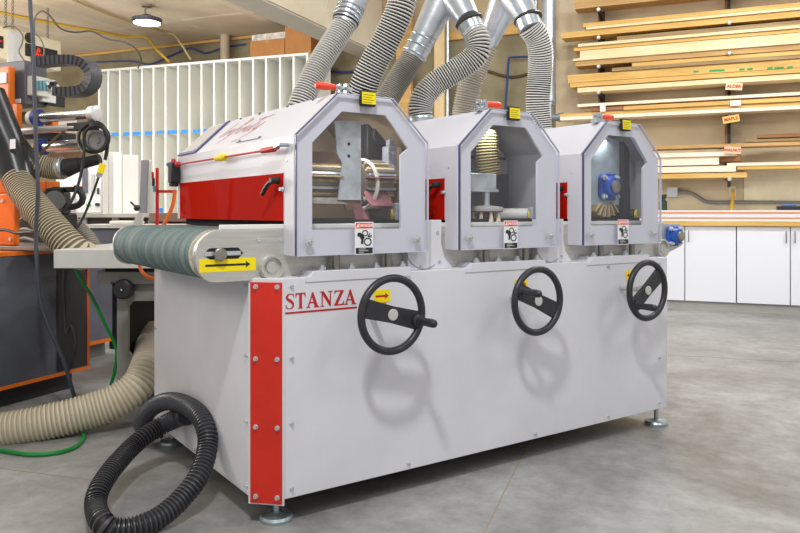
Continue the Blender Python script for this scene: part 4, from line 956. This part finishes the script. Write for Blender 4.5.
cable('air_hose', 'short orange air hose looping under the conveyor end', 'hose', A3([(139, 255, 3.95), (139.5, 266, 3.95), (143, 273, 3.93), (150, 278, 3.92), (158, 279, 3.95)]), .009, OR_)
cable('air_hose', 'orange air hose curving down from the red stand', 'hose', A3([(175, 191, 5.6), (173, 204, 5.6), (168, 217, 5.6), (162, 228, 5.6)]), .015, OR_)

# ---- near hanging cable
cable('power_cable', 'dark grey power cable hanging down the left in front of the orange machine', 'cable', A3([(30, -20, 4.2), (30.5, 10, 4.2), (33, 40, 4.2), (34.5, 90, 4.2), (36, 140, 4.2), (38, 190, 4.2), (36, 232, 4.25), (37, 265, 4.25), (40, 298, 4.27), (47, 322, 4.3), (57, 345, 4.33), (66, 368, 4.36), (73, 392, 4.4), (76, 402, 4.5)]), .012, mat('cable_slate', (70, 74, 84), .5))
cable('power_cable', 'thin dark cable dangling in a small loop beside the cabinet edge', 'cable', A3([(64, 262, 4.4), (64, 300, 4.4), (66, 335, 4.4), (70, 325, 4.4), (75, 335, 4.4), (75, 352, 4.4), (68, 372, 4.42), (66, 380, 4.45)]), .009, mat('cable_dark', (50, 48, 48), .5))
MB_ = None
# ================================================================ GREY MACHINE BEHIND THE CONVEYOR
GM = mat('machine_grey', (132, 130, 124), .5, noise=.1); TB = mat('tray_white', (206, 206, 200), .5, noise=.06)
T_ = thing('grey_machine', 'grey machine with flat tray top and black round knob behind the conveyor', 'machine', base=(-1.4, 4.6, 0))
MB().box(-1.915, -1.12, 4.1, 5.0, .888, .992).build('tray', TB, T_, bevel=.004, label='pale grey tray')
def wp(px0, px1, py0, py1, Y, d, name, m, parent, bevel=.003):
    A = at(px0, py0, Y); B = at(px1, py1, Y); return MB().box(A.x, B.x, Y, Y+d, B.z, A.z).build(name, m, parent, bevel=bevel)
wp(97, 178, 271, 284, 4.2, .5, 'cross_beam', GM, T_)
wp(105, 178, 268.5, 272, 4.18, .5, 'dark_gap', DARK, T_)
Y = 4.25; O_ = [at(*p, Y) for p in ((117, 284), (200, 284), (200, 402), (117, 408))]; I_ = [at(*p, Y) for p in ((128, 301), (190, 301), (190, 357), (128, 357))]
b = MB(); b.ringplate([(v.x, v.z) for v in O_], [(v.x, v.z) for v in I_], 'y', Y, Y+.03); b.build('front_panel', GM, T_)
wp(117, 121, 284, 404, Y+.03, .7, 'side_panel', GM, T_); wp(121.5, 124.5, 286, 402, Y+.035, .68, 'opening_shade_side', DARK, T_); wp(121, 200, 284, 404, Y+.75, .02, 'opening_shade_back', DARK, T_)  # dark side and back sheets put the opening's shade into colour
b = MB(); n_ = 8
for (cx_, cz_) in ((128, 301), (128, 357)):
    A = at(cx_, cz_, Y); s_ = -1 if cz_ < 330 else 1; q = .03
    b.hexa([(A.x, Y+.004, A.z), (A.x+q, Y+.004, A.z), (A.x, Y+.004, A.z+s_*q)], [(A.x, Y+.026, A.z), (A.x+q, Y+.026, A.z), (A.x, Y+.026, A.z+s_*q)])
b.build('corner_gusset', GM, T_)
p = at(124, 289, 4.2)
b = MB(); b.lathe((p.x, p.y+.04, p.z), (0, -1, 0), [(0, .03), (.03, .03), (.031, .056), (.036, .058), (.07, .055), (.078, .045), (.08, .012), (.09, .010)], 28); K = b.build('knob', BLK, T_, label='round black knob')
MB().sphere((p.x+.005, p.y-.052, p.z), .006, 10).build('knob_dot', STEEL, K)
MB().cyl((p.x-.05, p.y-.0, p.z+.02), (p.x-.05, p.y-.05, p.z+.04), .008).build('knob_spoke', BLK, K)

# ================================================================ ORANGE AND DARK MACHINE AT THE LEFT
LF = Matrix.Translation((-2.42, 4.49, 0)) @ Matrix.Rotation(math.radians(-23.0), 4, 'Z')
ORA = mat('machine_orange', (238, 120, 22), .4, noise=.06); SLA = mat('slate_panel', (74, 76, 84), .55, ns=1.6, rgb2=(96, 100, 110)); SLD = mat('slate_dark', (38, 38, 42), .6)
MGR = mat('head_dark_grey', (96, 96, 104), .5, noise=.08)
E = thing('edge_machine', 'large orange and slate woodworking machine with rollers and drag chain at the left', 'machine', LF, (-.5, -.4, 0))
C1 = MB().box(-.9, 0, -1.8, .69, .135, .93).build('cabinet', SLA, E)
MB().box(-.88, .006, -1.8, .692, .93, .955).build('top_trim', ORA, C1)
MB().box(-.01, .007, -1.8, .692, .118, .140).build('bottom_trim', ORA, C1)
MB().box(-.01, .007, .67, .692, .14, .93).build('edge_trim', mat('orange_dark', (186, 86, 30), .5), C1)
MB().box(-.9, -.06, -1.8, .60, 0, .135).build('plinth', SLD, C1)
MB().box(-.0, .004, .42, .66, .15, .92).build('dark_stripe', SLD, C1)
C2 = MB().box(-1.3, -.673, .75, 1.6, .135, .93).build('cabinet', mat('slate_light', (112, 114, 126), .55, ns=1.4, rgb2=(94, 96, 108)), E)
MB().box(-.68, -.665, .75, 1.6, .12, .15).build('bottom_trim', ORA, C2)
MB().box(-1.3, -.75, .75, 1.6, 0, .135).build('plinth', mat('plinth_grey', (120, 118, 112), .7), C2)
def lp(px0, px1, py0, py1, yl, d, name, m, parent=E, bevel=.003):    # facing the camera
    A = pl(LF, px0, py0, yl); B = pl(LF, px1, py1, yl)
    return MB().box(min(A.x, B.x), max(A.x, B.x), yl, yl+d, B.z, A.z).build(name, m, parent, bevel=bevel)
HAY = (LF.inverted() @ at(25, 60, 5.0)).y
# orange lower body and upper column
OB = lp(-40, 15, 194, 246, .18, .04, 'orange_body', ORA, bevel=.012)
lp(-40, 9, 160, 194, .22, .04, 'orange_body', ORA, bevel=.01)
for px, py in ((3, 201), (11, 239)):
    A = pl(LF, px, py, .18); MB().cyl(A, A-Vector((0, .01, 0)), .012).build('screw', STEEL, OB)
lp(-40, 45, 245, 251, .15, .5, 'bed_plate', mat('bed_steel', (150, 146, 140), .4, .6), bevel=.002)
OC = lp(-40, 9, 71, 124, HAY-.08, .05, 'orange_column', ORA, bevel=.008)
lp(-3, 6, 73, 83, HAY-.09, .009, 'notice', mat('label_white', (0, 0, 0)), OC)
lp(12.5, 17, 104, 129, HAY-.08, .04, 'orange_foot', ORA, OC)
HA = LF.inverted() @ at(25, 60, 5.0)
yb_ = plx(LF, 47, 70, HA.x).y
zB = plx(LF, 25, 104, HA.x).z
GB = MB().box(HA.x-1.2, HA.x, HA.y, yb_, zB, HA.z).build('gear_head', MGR, E, bevel=.006)
MB().box(HA.x-.6, HA.x-.5, HA.y-.002, HA.y, zB, HA.z).build('panel_seam', SLD, GB)
lp(14, 20.5, 99, 103, HA.y-.006, .006, 'name_plate', mat('label_white', (0, 0, 0)), GB)
# valve block
def vb(px0, px1, py0, py1, name, m, parent, dx=.05):
    A = plx(LF, px0, py0, HA.x); B = plx(LF, px1, py1, HA.x); return MB().box(HA.x, HA.x+dx, A.y, B.y, B.z, A.z).build(name, m, parent, bevel=.004)
IV = mat('valve_ivory', (222, 222, 208), .5)
V = vb(27, 43, 76, 98, 'valve_block', IV, E, .06)
for k in range(4): vb(28+3.6*k, 30.6+3.6*k, 81, 91, 'valve_coil', mat('valve_blue', (110, 160, 176), .4), V, .075)
V2 = vb(38, 52, 78, 104, 'valve_block', mat('valve_white', (232, 232, 230), .5), E, .04)
for k in range(5):
    A = plx(LF, 39+2.6*k, 84+3*(k % 3), HA.x); MB().cyl((HA.x+.04, A.y, A.z), (HA.x+.08, A.y, A.z), .014).build('fitting', BLK if k % 2 else IV, V2)
V3 = vb(44, 62, 86, 108, 'motor_cap', BLK, E, .03)
# drag chain
cp = [(38, 63), (50, 61.5), (66, 60.5), (78, 61), (87, 64.5), (92.5, 71), (93.5, 78), (90.5, 86), (83, 91), (70, 92.5), (58, 92)]
P = catmull([at(px, py, 5.0) for px, py in cp], .03); fr = frames(P); b = MB()
d2 = LF.to_3x3() @ Vector((0, 1, 0)); Mi = LF.inverted(); RR_ = []
for i in range(len(P)):
    n = fr[i][0].cross(d2).normalized()
    RR_.append([Mi @ (P[i]+n*sy*.030+d2*sz*.05) for sy, sz in ((-1, -1), (1, -1), (1, 1), (-1, 1))])
b.rings(RR_); b.build('drag_chain', mat('drag_chain_grey', (74, 74, 80), .5), E)
b = MB()
for i in range(0, len(P)-1):
    t = fr[i][0]; n = t.cross(d2).normalized(); c = P[i]; 
    L1 = [c+t*sx_*.004+n*sy*.0315-d2*.053 for sx_, sy in ((-1, -1), (1, -1), (1, 1), (-1, 1))]; L2 = [v+d2*.01 for v in L1]
    b.hexa([Mi @ v for v in L1], [Mi @ v for v in L2])
b.build('chain_link_bars', BLK, E)
# rollers and bars along the machine's cross direction
def roll(px0, py0, px1, py1, yl, r, m, name, parent=E, seg_=24):
    A = pl(LF, px0, py0, yl); B = pl(LF, px1, py1, yl); B.z = A.z+(B.z-A.z); return MB().cyl(A, B, r, seg=seg_).build(name, m, parent), A, B
CHR = mat('chrome_bar', (206, 208, 210), .22, .9); 
R1, A, B = roll(38, 118, 97, 113.5, .42, .034, CHR, 'roller')
u_ = (B-A).normalized()
MB().lathe(B, u_, [(-.06, .034), (-.05, .05), (.0, .052), (.005, .045), (.006, .02)], 28).build('roller_end', mat('roller_end_white', (214, 214, 214), .4, .3), R1)
MB().lathe(A+u_*.0, u_, [(-.02, .056), (.02, .056), (.022, .04)], 28).build('blue_ring', mat('ring_blue', (30, 60, 150), .4), R1)
MB().lathe(A-u_*.04, u_, [(-.02, .052), (.02, .052)], 28).build('white_ring', IV, R1)
R2, A, B = roll(12, 131.5, 76, 127.5, .38, .022, mat('bar_grey', (186, 186, 184), .4, .4), 'guide_bar')
MB().box(B.x-.06, B.x+.16, .36, .42, B.z-.02, B.z+.03).build('bar_bracket', BLK, R2, bevel=.004)
lp(20, 40, 112, 122, .5, .12, 'drive_block', mat('drive_grey', (104, 104, 98), .5), bevel=.01)
lp(-5, 62, 136, 142, .55, .12, 'black_rail', BLK)
R3, A, B = roll(42, 147, 82, 144.5, .5, .036, CHR, 'roller')
MB().lathe(A, (B-A).normalized(), [(-.02, .056), (.02, .056)], 28).build('blue_ring', mat('ring_blue', (0, 0, 0)), R3)
lp(16, 44, 140, 152, .52, .1, 'switch_plate', mat('plate_grey', (160, 156, 146), .5))
A = pl(LF, 32, 147, .515); MB().add([(A.x-.02, .515, A.z-.015), (A.x+.02, .515, A.z-.015), (A.x, .515, A.z+.02)], [(0, 1, 2)]).build('warning_triangle', YEL, E, smooth=False)
lp(39, 82, 153, 163, .7, .02, 'perforated_guard', mat('guard_beige', (216, 190, 160), .6, noise=.35, ns=90))
lp(44, 53, 119, 139, .6, .05, 'orange_cylinder', ORA, bevel=.01)
lp(50, 75, 119, 133, 1.2, .02, 'white_guard', mat('valve_white', (0, 0, 0)))
lp(33, 46, 181, 191, .5, .12, 'orange_block', ORA, bevel=.006)
lp(45, 52, 188, 197, .45, .10, 'black_block', BLK)
lp(50, 76, 187, 192, .55, .06, 'black_arm', BLK)
lp(17, 48, 192, 214, .55, .2, 'mechanism_dark', mat('mechanism_brown', (60, 54, 52), .6, noise=.4, ns=12), bevel=.01)
lp(15, 55, 214, 246, .62, .2, 'mechanism_dark', mat('mechanism_black', (40, 38, 38), .6, noise=.4, ns=14), bevel=.01)
b = MB()
for pts in (((16, 231), (26, 229), (38, 233)), ((16, 242), (24, 238), (36, 241)), ((18, 206), (24, 218), (34, 222)), ((22, 196), (32, 210), (40, 226)), ((18, 222), (28, 214), (36, 205))):
    b.tube([pl(LF, px, py, .50) for px, py in pts], .012, 8)
b.build('pneumatic_tube', mat('tube_grey', (140, 138, 134), .4), E)
b = MB(); b.tube([pl(LF, px, py, .12) for px, py in ((-5, 230), (6, 230), (16, 233), (34, 233), (36, 246))], .010, 8); b.build('handle_rod', BLK, E)
# suction hood: black duct, branch, cone
b = MB(); b.cyl(LF.inverted() @ at(-14, 95, 4.75), LF.inverted() @ at(10, 150, 4.75), .115, .105, 32); b.cyl(LF.inverted() @ at(10, 150, 4.75), LF.inverted() @ at(19, 181, 4.72), .105, .10, 32)
b.cyl(LF.inverted() @ at(6, 138, 4.78), LF.inverted() @ at(32, 165, 4.8), .09, .07, 28)
HD = b.build('suction_duct', mat('duct_black', (36, 37, 40), .3), E, label='glossy black branched suction duct')
A = LF.inverted() @ at(13, 144, 4.62); MB().box(A.x-.022, A.x+.022, A.y-.004, A.y, A.z-.03, A.z+.03).build('duct_label', mat('label_white', (0, 0, 0)), HD)
b = MB(); b.cyl(LF.inverted() @ at(66, 168, 4.85), LF.inverted() @ at(80, 164, 4.85), .062, .045, 24); b.cyl(LF.inverted() @ at(80, 164, 4.85), LF.inverted() @ at(100, 159, 4.85), .038, .034, 24)
b.build('suction_nozzle', BLK, E)
b = MB(); b.lathe(LF.inverted() @ at(60, 168.5, 4.85), LF.to_3x3().inverted() @ (at(66, 168, 4.85)-at(60, 168.5, 4.85)), [(-.01, .07), (.03, .07), (.032, .06)], 28); b.torus(LF.inverted() @ at(62, 168, 4.85), LF.to_3x3().inverted() @ Vector((1, 0, .05)), .071, .006, 28, 8); b.build('hose_clamp', GALV, E)
p0 = LF.inverted() @ at(50, 207, 4.9); p1 = LF.inverted() @ at(55, 200, 4.75)
MB().cyl(p0, p1, .05, .062, 28).build('suction_cone', mat('cone_dark', (70, 72, 70), .4), E)
b = MB(); b.tube([LF.inverted() @ at(px, py, 4.95) for px, py in ((74, 188), (80, 191), (83, 198), (80, 204), (72, 207), (64, 206))], .022, 12); b.build('elbow_tube', BLK, E)
hose('short grey ribbed hose between the black duct and the steel clamp', [(30, 162, 4.82), (38, 165, 4.83), (50, 168, 4.85), (61, 168.5, 4.85)], .073, .016, (mat('hose_beige', (196, 186, 160), .5), mat('hose_beige_groove', (110, 98, 74), .6)), depth=.1)
hose('long beige ribbed hose slanting from the black duct down to the grey tray', [(17, 179, 4.70), (23, 190, 4.65), (34, 205, 4.55), (48, 222, 4.45), (62, 238, 4.38), (76, 252, 4.36), (84, 256, 4.42)], .090, .021, (mat('hose_beige', (0, 0, 0)), mat('hose_beige_groove', (0, 0, 0))), depth=.08)
# hanging coil
T_ = thing('coiled_cable', 'coil of black cable with yellow plug hanging in front of the white cabinet', 'cable', base=at(95, 150, 4.7))
b = MB(); b.torus(at(94, 138, 4.7), (-.15, 1, 0), .092, .009, 48, 10); b.torus(at(96, 138.5, 4.66), (.1, 1, .1), .078, .009, 48, 10); b.torus(at(93, 137, 4.73), (.2, 1, -.1), .1, .008, 48, 10); b.build('cable_loops', RUB, T_)
PG = MB(); a = at(103, 164, 4.68); c = at(100, 173, 4.68); PG.cyl(a, c, .02, .022, 16); PG = PG.build('plug', YEL, T_, label='yellow plug')
MB().cyl(c, at(98, 177, 4.68), .02, .014, 16).build('plug_tip', GALV, PG)
MB().tube(A3([(105, 160, 4.7), (107, 150, 4.7), (107, 138, 4.7), (103, 127, 4.7)]), .012, 8).build('cable_tail', RUB, T_)
MB().tube(A3([(99, 176, 4.68), (92, 196, 4.68), (83, 218, 4.66), (73, 234, 4.6)]), .008, 8).build('cable_tail', RUB, T_)
MB().tube(A3([(84, 130, 4.7), (84, 152, 4.68), (80, 178, 4.66), (72, 200, 4.62), (61, 214, 4.6)]), .010, 8).build('cable_tail', RUB, T_)
MB().tube(A3([(68, 129, 4.8), (58, 136, 4.8), (48, 146, 4.8), (40, 154, 4.8)]), .009, 8).build('cable_tail', mat('cable_olive', (90, 82, 56), .5), T_)
p = at(98, 141, 4.95); T_ = thing('disc_wheel', 'round steel disc wheel behind the coil of black cable', 'wheel', base=p)
b = MB(); b.lathe(p, (0, -1, 0), [(0, .075), (.02, .075), (.021, .06), (.01, .058), (.01, .02), (.04, .02)], 28); b.build('disc', mat('disc_steel', (176, 176, 176), .35, .7), T_)

# ================================================================ MIDDLE GROUND LEFT
def wbox(px0, px1, py0, py1, Y, d): A = at(px0, py0, Y); B = at(px1, py1, Y); return (A.x, B.x, Y, Y+d, B.z, A.z)
CABW = mat('cabinet_offwhite', (226, 226, 224), .45)
x0, x1, y0_, y1_, z0, z1 = wbox(56, 101, 163, 213, 8.0, .5)
T_ = thing('control_cabinet', 'white machine control cabinet behind the black nozzle', 'cabinet', base=((x0+x1)/2, 8.2, 0))
MB().box(x0, x1, 8.0, 8.5, z0, z1).build('cabinet_body', CABW, T_, bevel=.006)
MB().box(x0+.05, x1-.05, 8.05, 8.45, 0, z0).build('cabinet_stand', mat('stand_grey', (120, 120, 122), .6), T_)
for r_, nm, m in (((82, 87, 168, 193), 'dark_strip', mat('strip_slate', (84, 88, 98), .5)), ((90.5, 94, 174, 192), 'oval_recess', mat('recess_grey', (176, 176, 176), .6)), ((76, 82, 186, 189), 'red_strip', RED), ((95, 99, 203, 206), 'button', BLK), ((86, 90, 204, 206), 'button', mat('button_green', (60, 170, 90), .5)), ((97, 98.5, 188, 194), 'slot', BLK), ((57, 75, 196, 211), 'lower_panel', mat('recess_grey', (0, 0, 0)))):
    a = wbox(*r_, 7.98, .02); MB().box(*a).build(nm, m, T_)
# bench
BG = mat('bench_grey', (176, 174, 168), .5, noise=.06)
a = wbox(76, 150, 213.5, 217.5, 6.9, .9)
T_ = thing('work_table', 'long grey work table carrying the upright white panels', 'table', base=((a[0]+a[1])/2, 7.3, 0))
WT_ = T_
a = (a[0], at(200, 0, 6.9).x, a[2], a[3], a[4], a[5]); MB().box(*a).build('tabletop', BG, T_, bevel=.004)
zt2 = a[5]
for px in (80, 112, 148, 196):
    for yy in (6.95, 7.7): A = at(px, 215, 6.95); MB().box(A.x, A.x+.06, yy, yy+.06, 0, a[4]).build('leg', BG, T_)
b_ = wbox(78, 200, 217.5, 226, 6.98, .03); MB().box(*b_).build('dark_apron', mat('apron_brown', (84, 76, 70), .7), T_)
b_ = wbox(84, 200, 228, 262, 6.45, .4)
T2 = thing('steel_bed', 'slate grey machine bed behind the pale tray', 'machine', base=((b_[0]+b_[1])/2, 6.6, 0))
MB().box(b_[0], b_[1], 6.45, 6.85, b_[4], b_[5]).build('bed_body', mat('bed_slate', (104, 106, 116), .5, noise=.1), T2, bevel=.004)
MB().box(b_[0]-.02, b_[1], 6.42, 6.86, b_[5], b_[5]+.03).build('bed_top', mat('bed_top_pale', (206, 204, 196), .5), T2)
MB().box(b_[0]+.2, b_[1]-.1, 6.5, 6.8, 0, b_[4]).build('bed_stand', SLD, T2)
a = wbox(109, 133, 221, 230, 6.5, .3); zz_ = b_[5]+.03
tag(MB().box(a[0], a[1], 6.5, 6.8, zz_, a[5]).build('pale_block', mat('block_pale', (214, 212, 204), .6), bevel=.01), 'pale rounded block lying on the slate machine bed', 'block')
hose('grey flexible hose end lying behind the beige hose on the slate bed', [(66, 222, 5.5), (76, 230, 5.5), (86, 240, 5.45), (92, 250, 5.4)], .075, .02, (mat('hose_grey_smooth', (160, 154, 144), .6), mat('hose_grey_smooth2', (128, 120, 110), .6)), depth=.06)
def upright(px0, px1, pyt, Y, m, lab, lean=0, name='white_panel', th=.03):
    A = at(px0, pyt, Y); B = at(px1, pyt, Y); b = MB(); l = lean*Y/FPX
    b.hexa([(A.x, Y, zt2), (B.x, Y, zt2), (B.x, Y+th, zt2), (A.x, Y+th, zt2)], [(A.x+l, Y, A.z), (B.x+l, Y, A.z), (B.x+l, Y+th, A.z), (A.x+l, Y+th, A.z)])
    return tag(b.build(name, m, bevel=.003), lab, 'panel')
PW = mat('panel_white', (238, 238, 236), .5); PG2 = mat('panel_grey', (206, 204, 198), .6)
upright(103, 108, 151, 7.3, PG2, 'narrow grey-white panel standing leftmost on the work table')
upright(108, 114, 152, 7.35, PW, 'narrow bright white panel, second from the left on the work table')
upright(113.5, 121.5, 152, 7.3, PW, 'white panel with yellow top edge, third from the left on the work table', name='white_panel')
p_ = upright(123, 138, 155, 7.2, PW, 'wide white panel with beige top edge standing on the work table')
upright(139, 146, 160, 7.4, mat('panel_dark', (120, 120, 124), .6), 'dark grey panel leaning behind the wide white panel', lean=2)
upright(146, 156, 160, 7.45, PG2, 'pale leaning panel at the right of the work table', lean=-5)
a = wbox(139, 177, 213, 222, 6.6, .04)
MB().box(a[0], a[1], 6.865, 6.895, a[4], a[5]).build('brown_board', mat('board_brown', (122, 96, 84), .6, noise=.15), WT_, bevel=.003)
p = at(137, 208, 6.3); T_ = thing('clamp_handle', 'black clamp handle on the pale stop beside the brown board', 'handle', base=(p.x, p.y, at(137, 221, 6.3).z))
b = MB(); A = at(131, 222, 6.3); b.hexa([at(131, 228, 6.3), at(138, 228, 6.3), at(142, 213, 6.3), at(137, 213, 6.3)], [v+Vector((0, .08, 0)) for v in (at(131, 228, 6.3), at(138, 228, 6.3), at(142, 213, 6.3), at(137, 213, 6.3))]); b.build('stop_plate', PG2, T_)
b = MB(); b.sphere(p, .028, 16); b.cyl(p, at(130.5, 202, 6.25), .008, seg=8); b.build('handle', BLK, T_)
# red stand
RD = mat('stand_red', (206, 44, 40), .4)
p = at(157, 228, 5.7); T_ = thing('red_stand', 'thin red metal stand with side arm in front of the white rack', 'stand', base=(p.x, p.y, 0))
A = at(155.5, 168, 5.7); B = at(157.5, 228, 5.7)
b = MB(); b.box(A.x, A.x+.02, 5.7, 5.72, 0, A.z); b.build('upright', RD, T_)
A2 = at(157, 190, 5.7); b = MB(); b.box(A2.x, at(176, 190, 5.7).x, 5.7, 5.72, A2.z-.022, A2.z); b.build('side_arm', RD, T_)
for r_, m in (((151.5, 153.2, 172, 178), RED), ((152, 154, 178, 186), BLK), ((153, 155, 186, 192), mat('teal_part', (50, 160, 160), .5))):
    a = wbox(*r_, 5.69, .02); MB().box(*a).build('marker', m, T_)
MB().box(A.x-.25, A.x+.25, 5.6, 5.82, 0, .03).build('stand_foot', RD, T_)
tag(MB().box(*wbox(158, 162, 208, 212.5, 7.2, .03)).build('blue_block', TAPE), 'tiny blue block on the work table beside the red stand', 'block')
a = wbox(55, 88, 96, 112, 9.0, .3)
# groups for repeated things
for o in list(COL.objects):
    if o.parent is None and 'category' in o.keys() and 'group' not in o.keys():
        k = o.name.split('.')[0]
        g = {'lumber_board': 'boards stored on the wall brackets', 'wood_tag': 'wood name tags on the lumber rack', 'white_panel': 'upright panels on the work table',
             'carton': 'cardboard boxes on the white rack', 'base_cabinet_unit': 'white base cabinets under the bench', 'duct_branch': 'silver duct branches above the sander',
             'wall_bracket': 'black wall brackets of the lumber rack', 'timber_post': 'timber posts on the back wall', 'ceiling_cable': 'cables on the ceiling', 'paper_scrap': 'paper scraps on the lumber'}.get(k)
        if g: o['group'] = g
# ================================================================ camera, light, world
cam = bpy.data.cameras.new('camera'); co = bpy.data.objects.new('camera', cam); COL.objects.link(co)
cam.sensor_width = 36; cam.lens = FPX/800*36; cam.shift_y = -(266.5-HY)/800
co.location = (0, 0, CAMZ); co.rotation_euler = (PI/2, 0, 0); cam.clip_end = 100
scn.camera = co
def area(loc, size, power, target=None, col=(1, 1, 1), name='ceiling_or_fill_lamp'):
    l = bpy.data.lights.new(name, 'AREA'); l.energy = power; l.size = size; l.color = col; l.shape = 'DISK'
    o = bpy.data.objects.new(name, l); COL.objects.link(o); o.location = loc
    if target: o.rotation_euler = (Vector(target)-Vector(loc)).to_track_quat('-Z', 'Y').to_euler()
    return o
def fill_point(loc, r, power, col=(1, 1, 1)):  # added point fill out of frame, not a known lamp of the shop
    l = bpy.data.lights.new('fill_light', 'POINT'); l.energy = power; l.shadow_soft_size = r; l.color = col
    o = bpy.data.objects.new('fill_light', l); COL.objects.link(o); o.location = loc
area((-.32, .25, 4.6), .35, 118, (0, 3.2, .8))
area((3.6, 1.0, 4.8), 1.6, 50, (2.5, 5, 0))
area((2.5, 6.3, 5.0), .6, 110, (2.2, 5.6, 0))
fill_point((.8, 6.4, 5.0), .6, 110, (1, .97, .92))
area((5.2, 5.5, 5.0), .6, 95, (4.5, 8.5, 1.5))
area((-4.5, 7.0, 4.0), .6, 70, (-4.5, 8, 0))
fill_point((-5.4, 4.4, 2.9), .6, 230, (1, .97, .93))
fill_point((-7.2, 7.6, 2.6), .6, 520, (1, .96, .9))
area((-2.6, 7.2, 3.95), 1.0, 110, (-3.2, 11, 1.6))  # added fill aimed at the divider rack, no known lamp there
for i in range(3):
    hp = MF @ Vector((.0486+.8045*i+.31, .16, 1.60)); area(hp, .12, (1.7, 1.3, .8)[i], MF @ Vector((.0486+.8045*i+.31, .3, 1.2)), name='head_fill_light')  # added fill inside each head; the machine has no lamp there
w = bpy.data.worlds.new('world'); scn.world = w; w.use_nodes = True
w.node_tree.nodes['Background'].inputs[0].default_value = (1.0, .98, .95, 1)
w.node_tree.nodes['Background'].inputs[1].default_value = .58
scn.view_settings.view_transform = 'Standard'
scn.view_settings.look = 'None'
scn.view_settings.exposure = 0
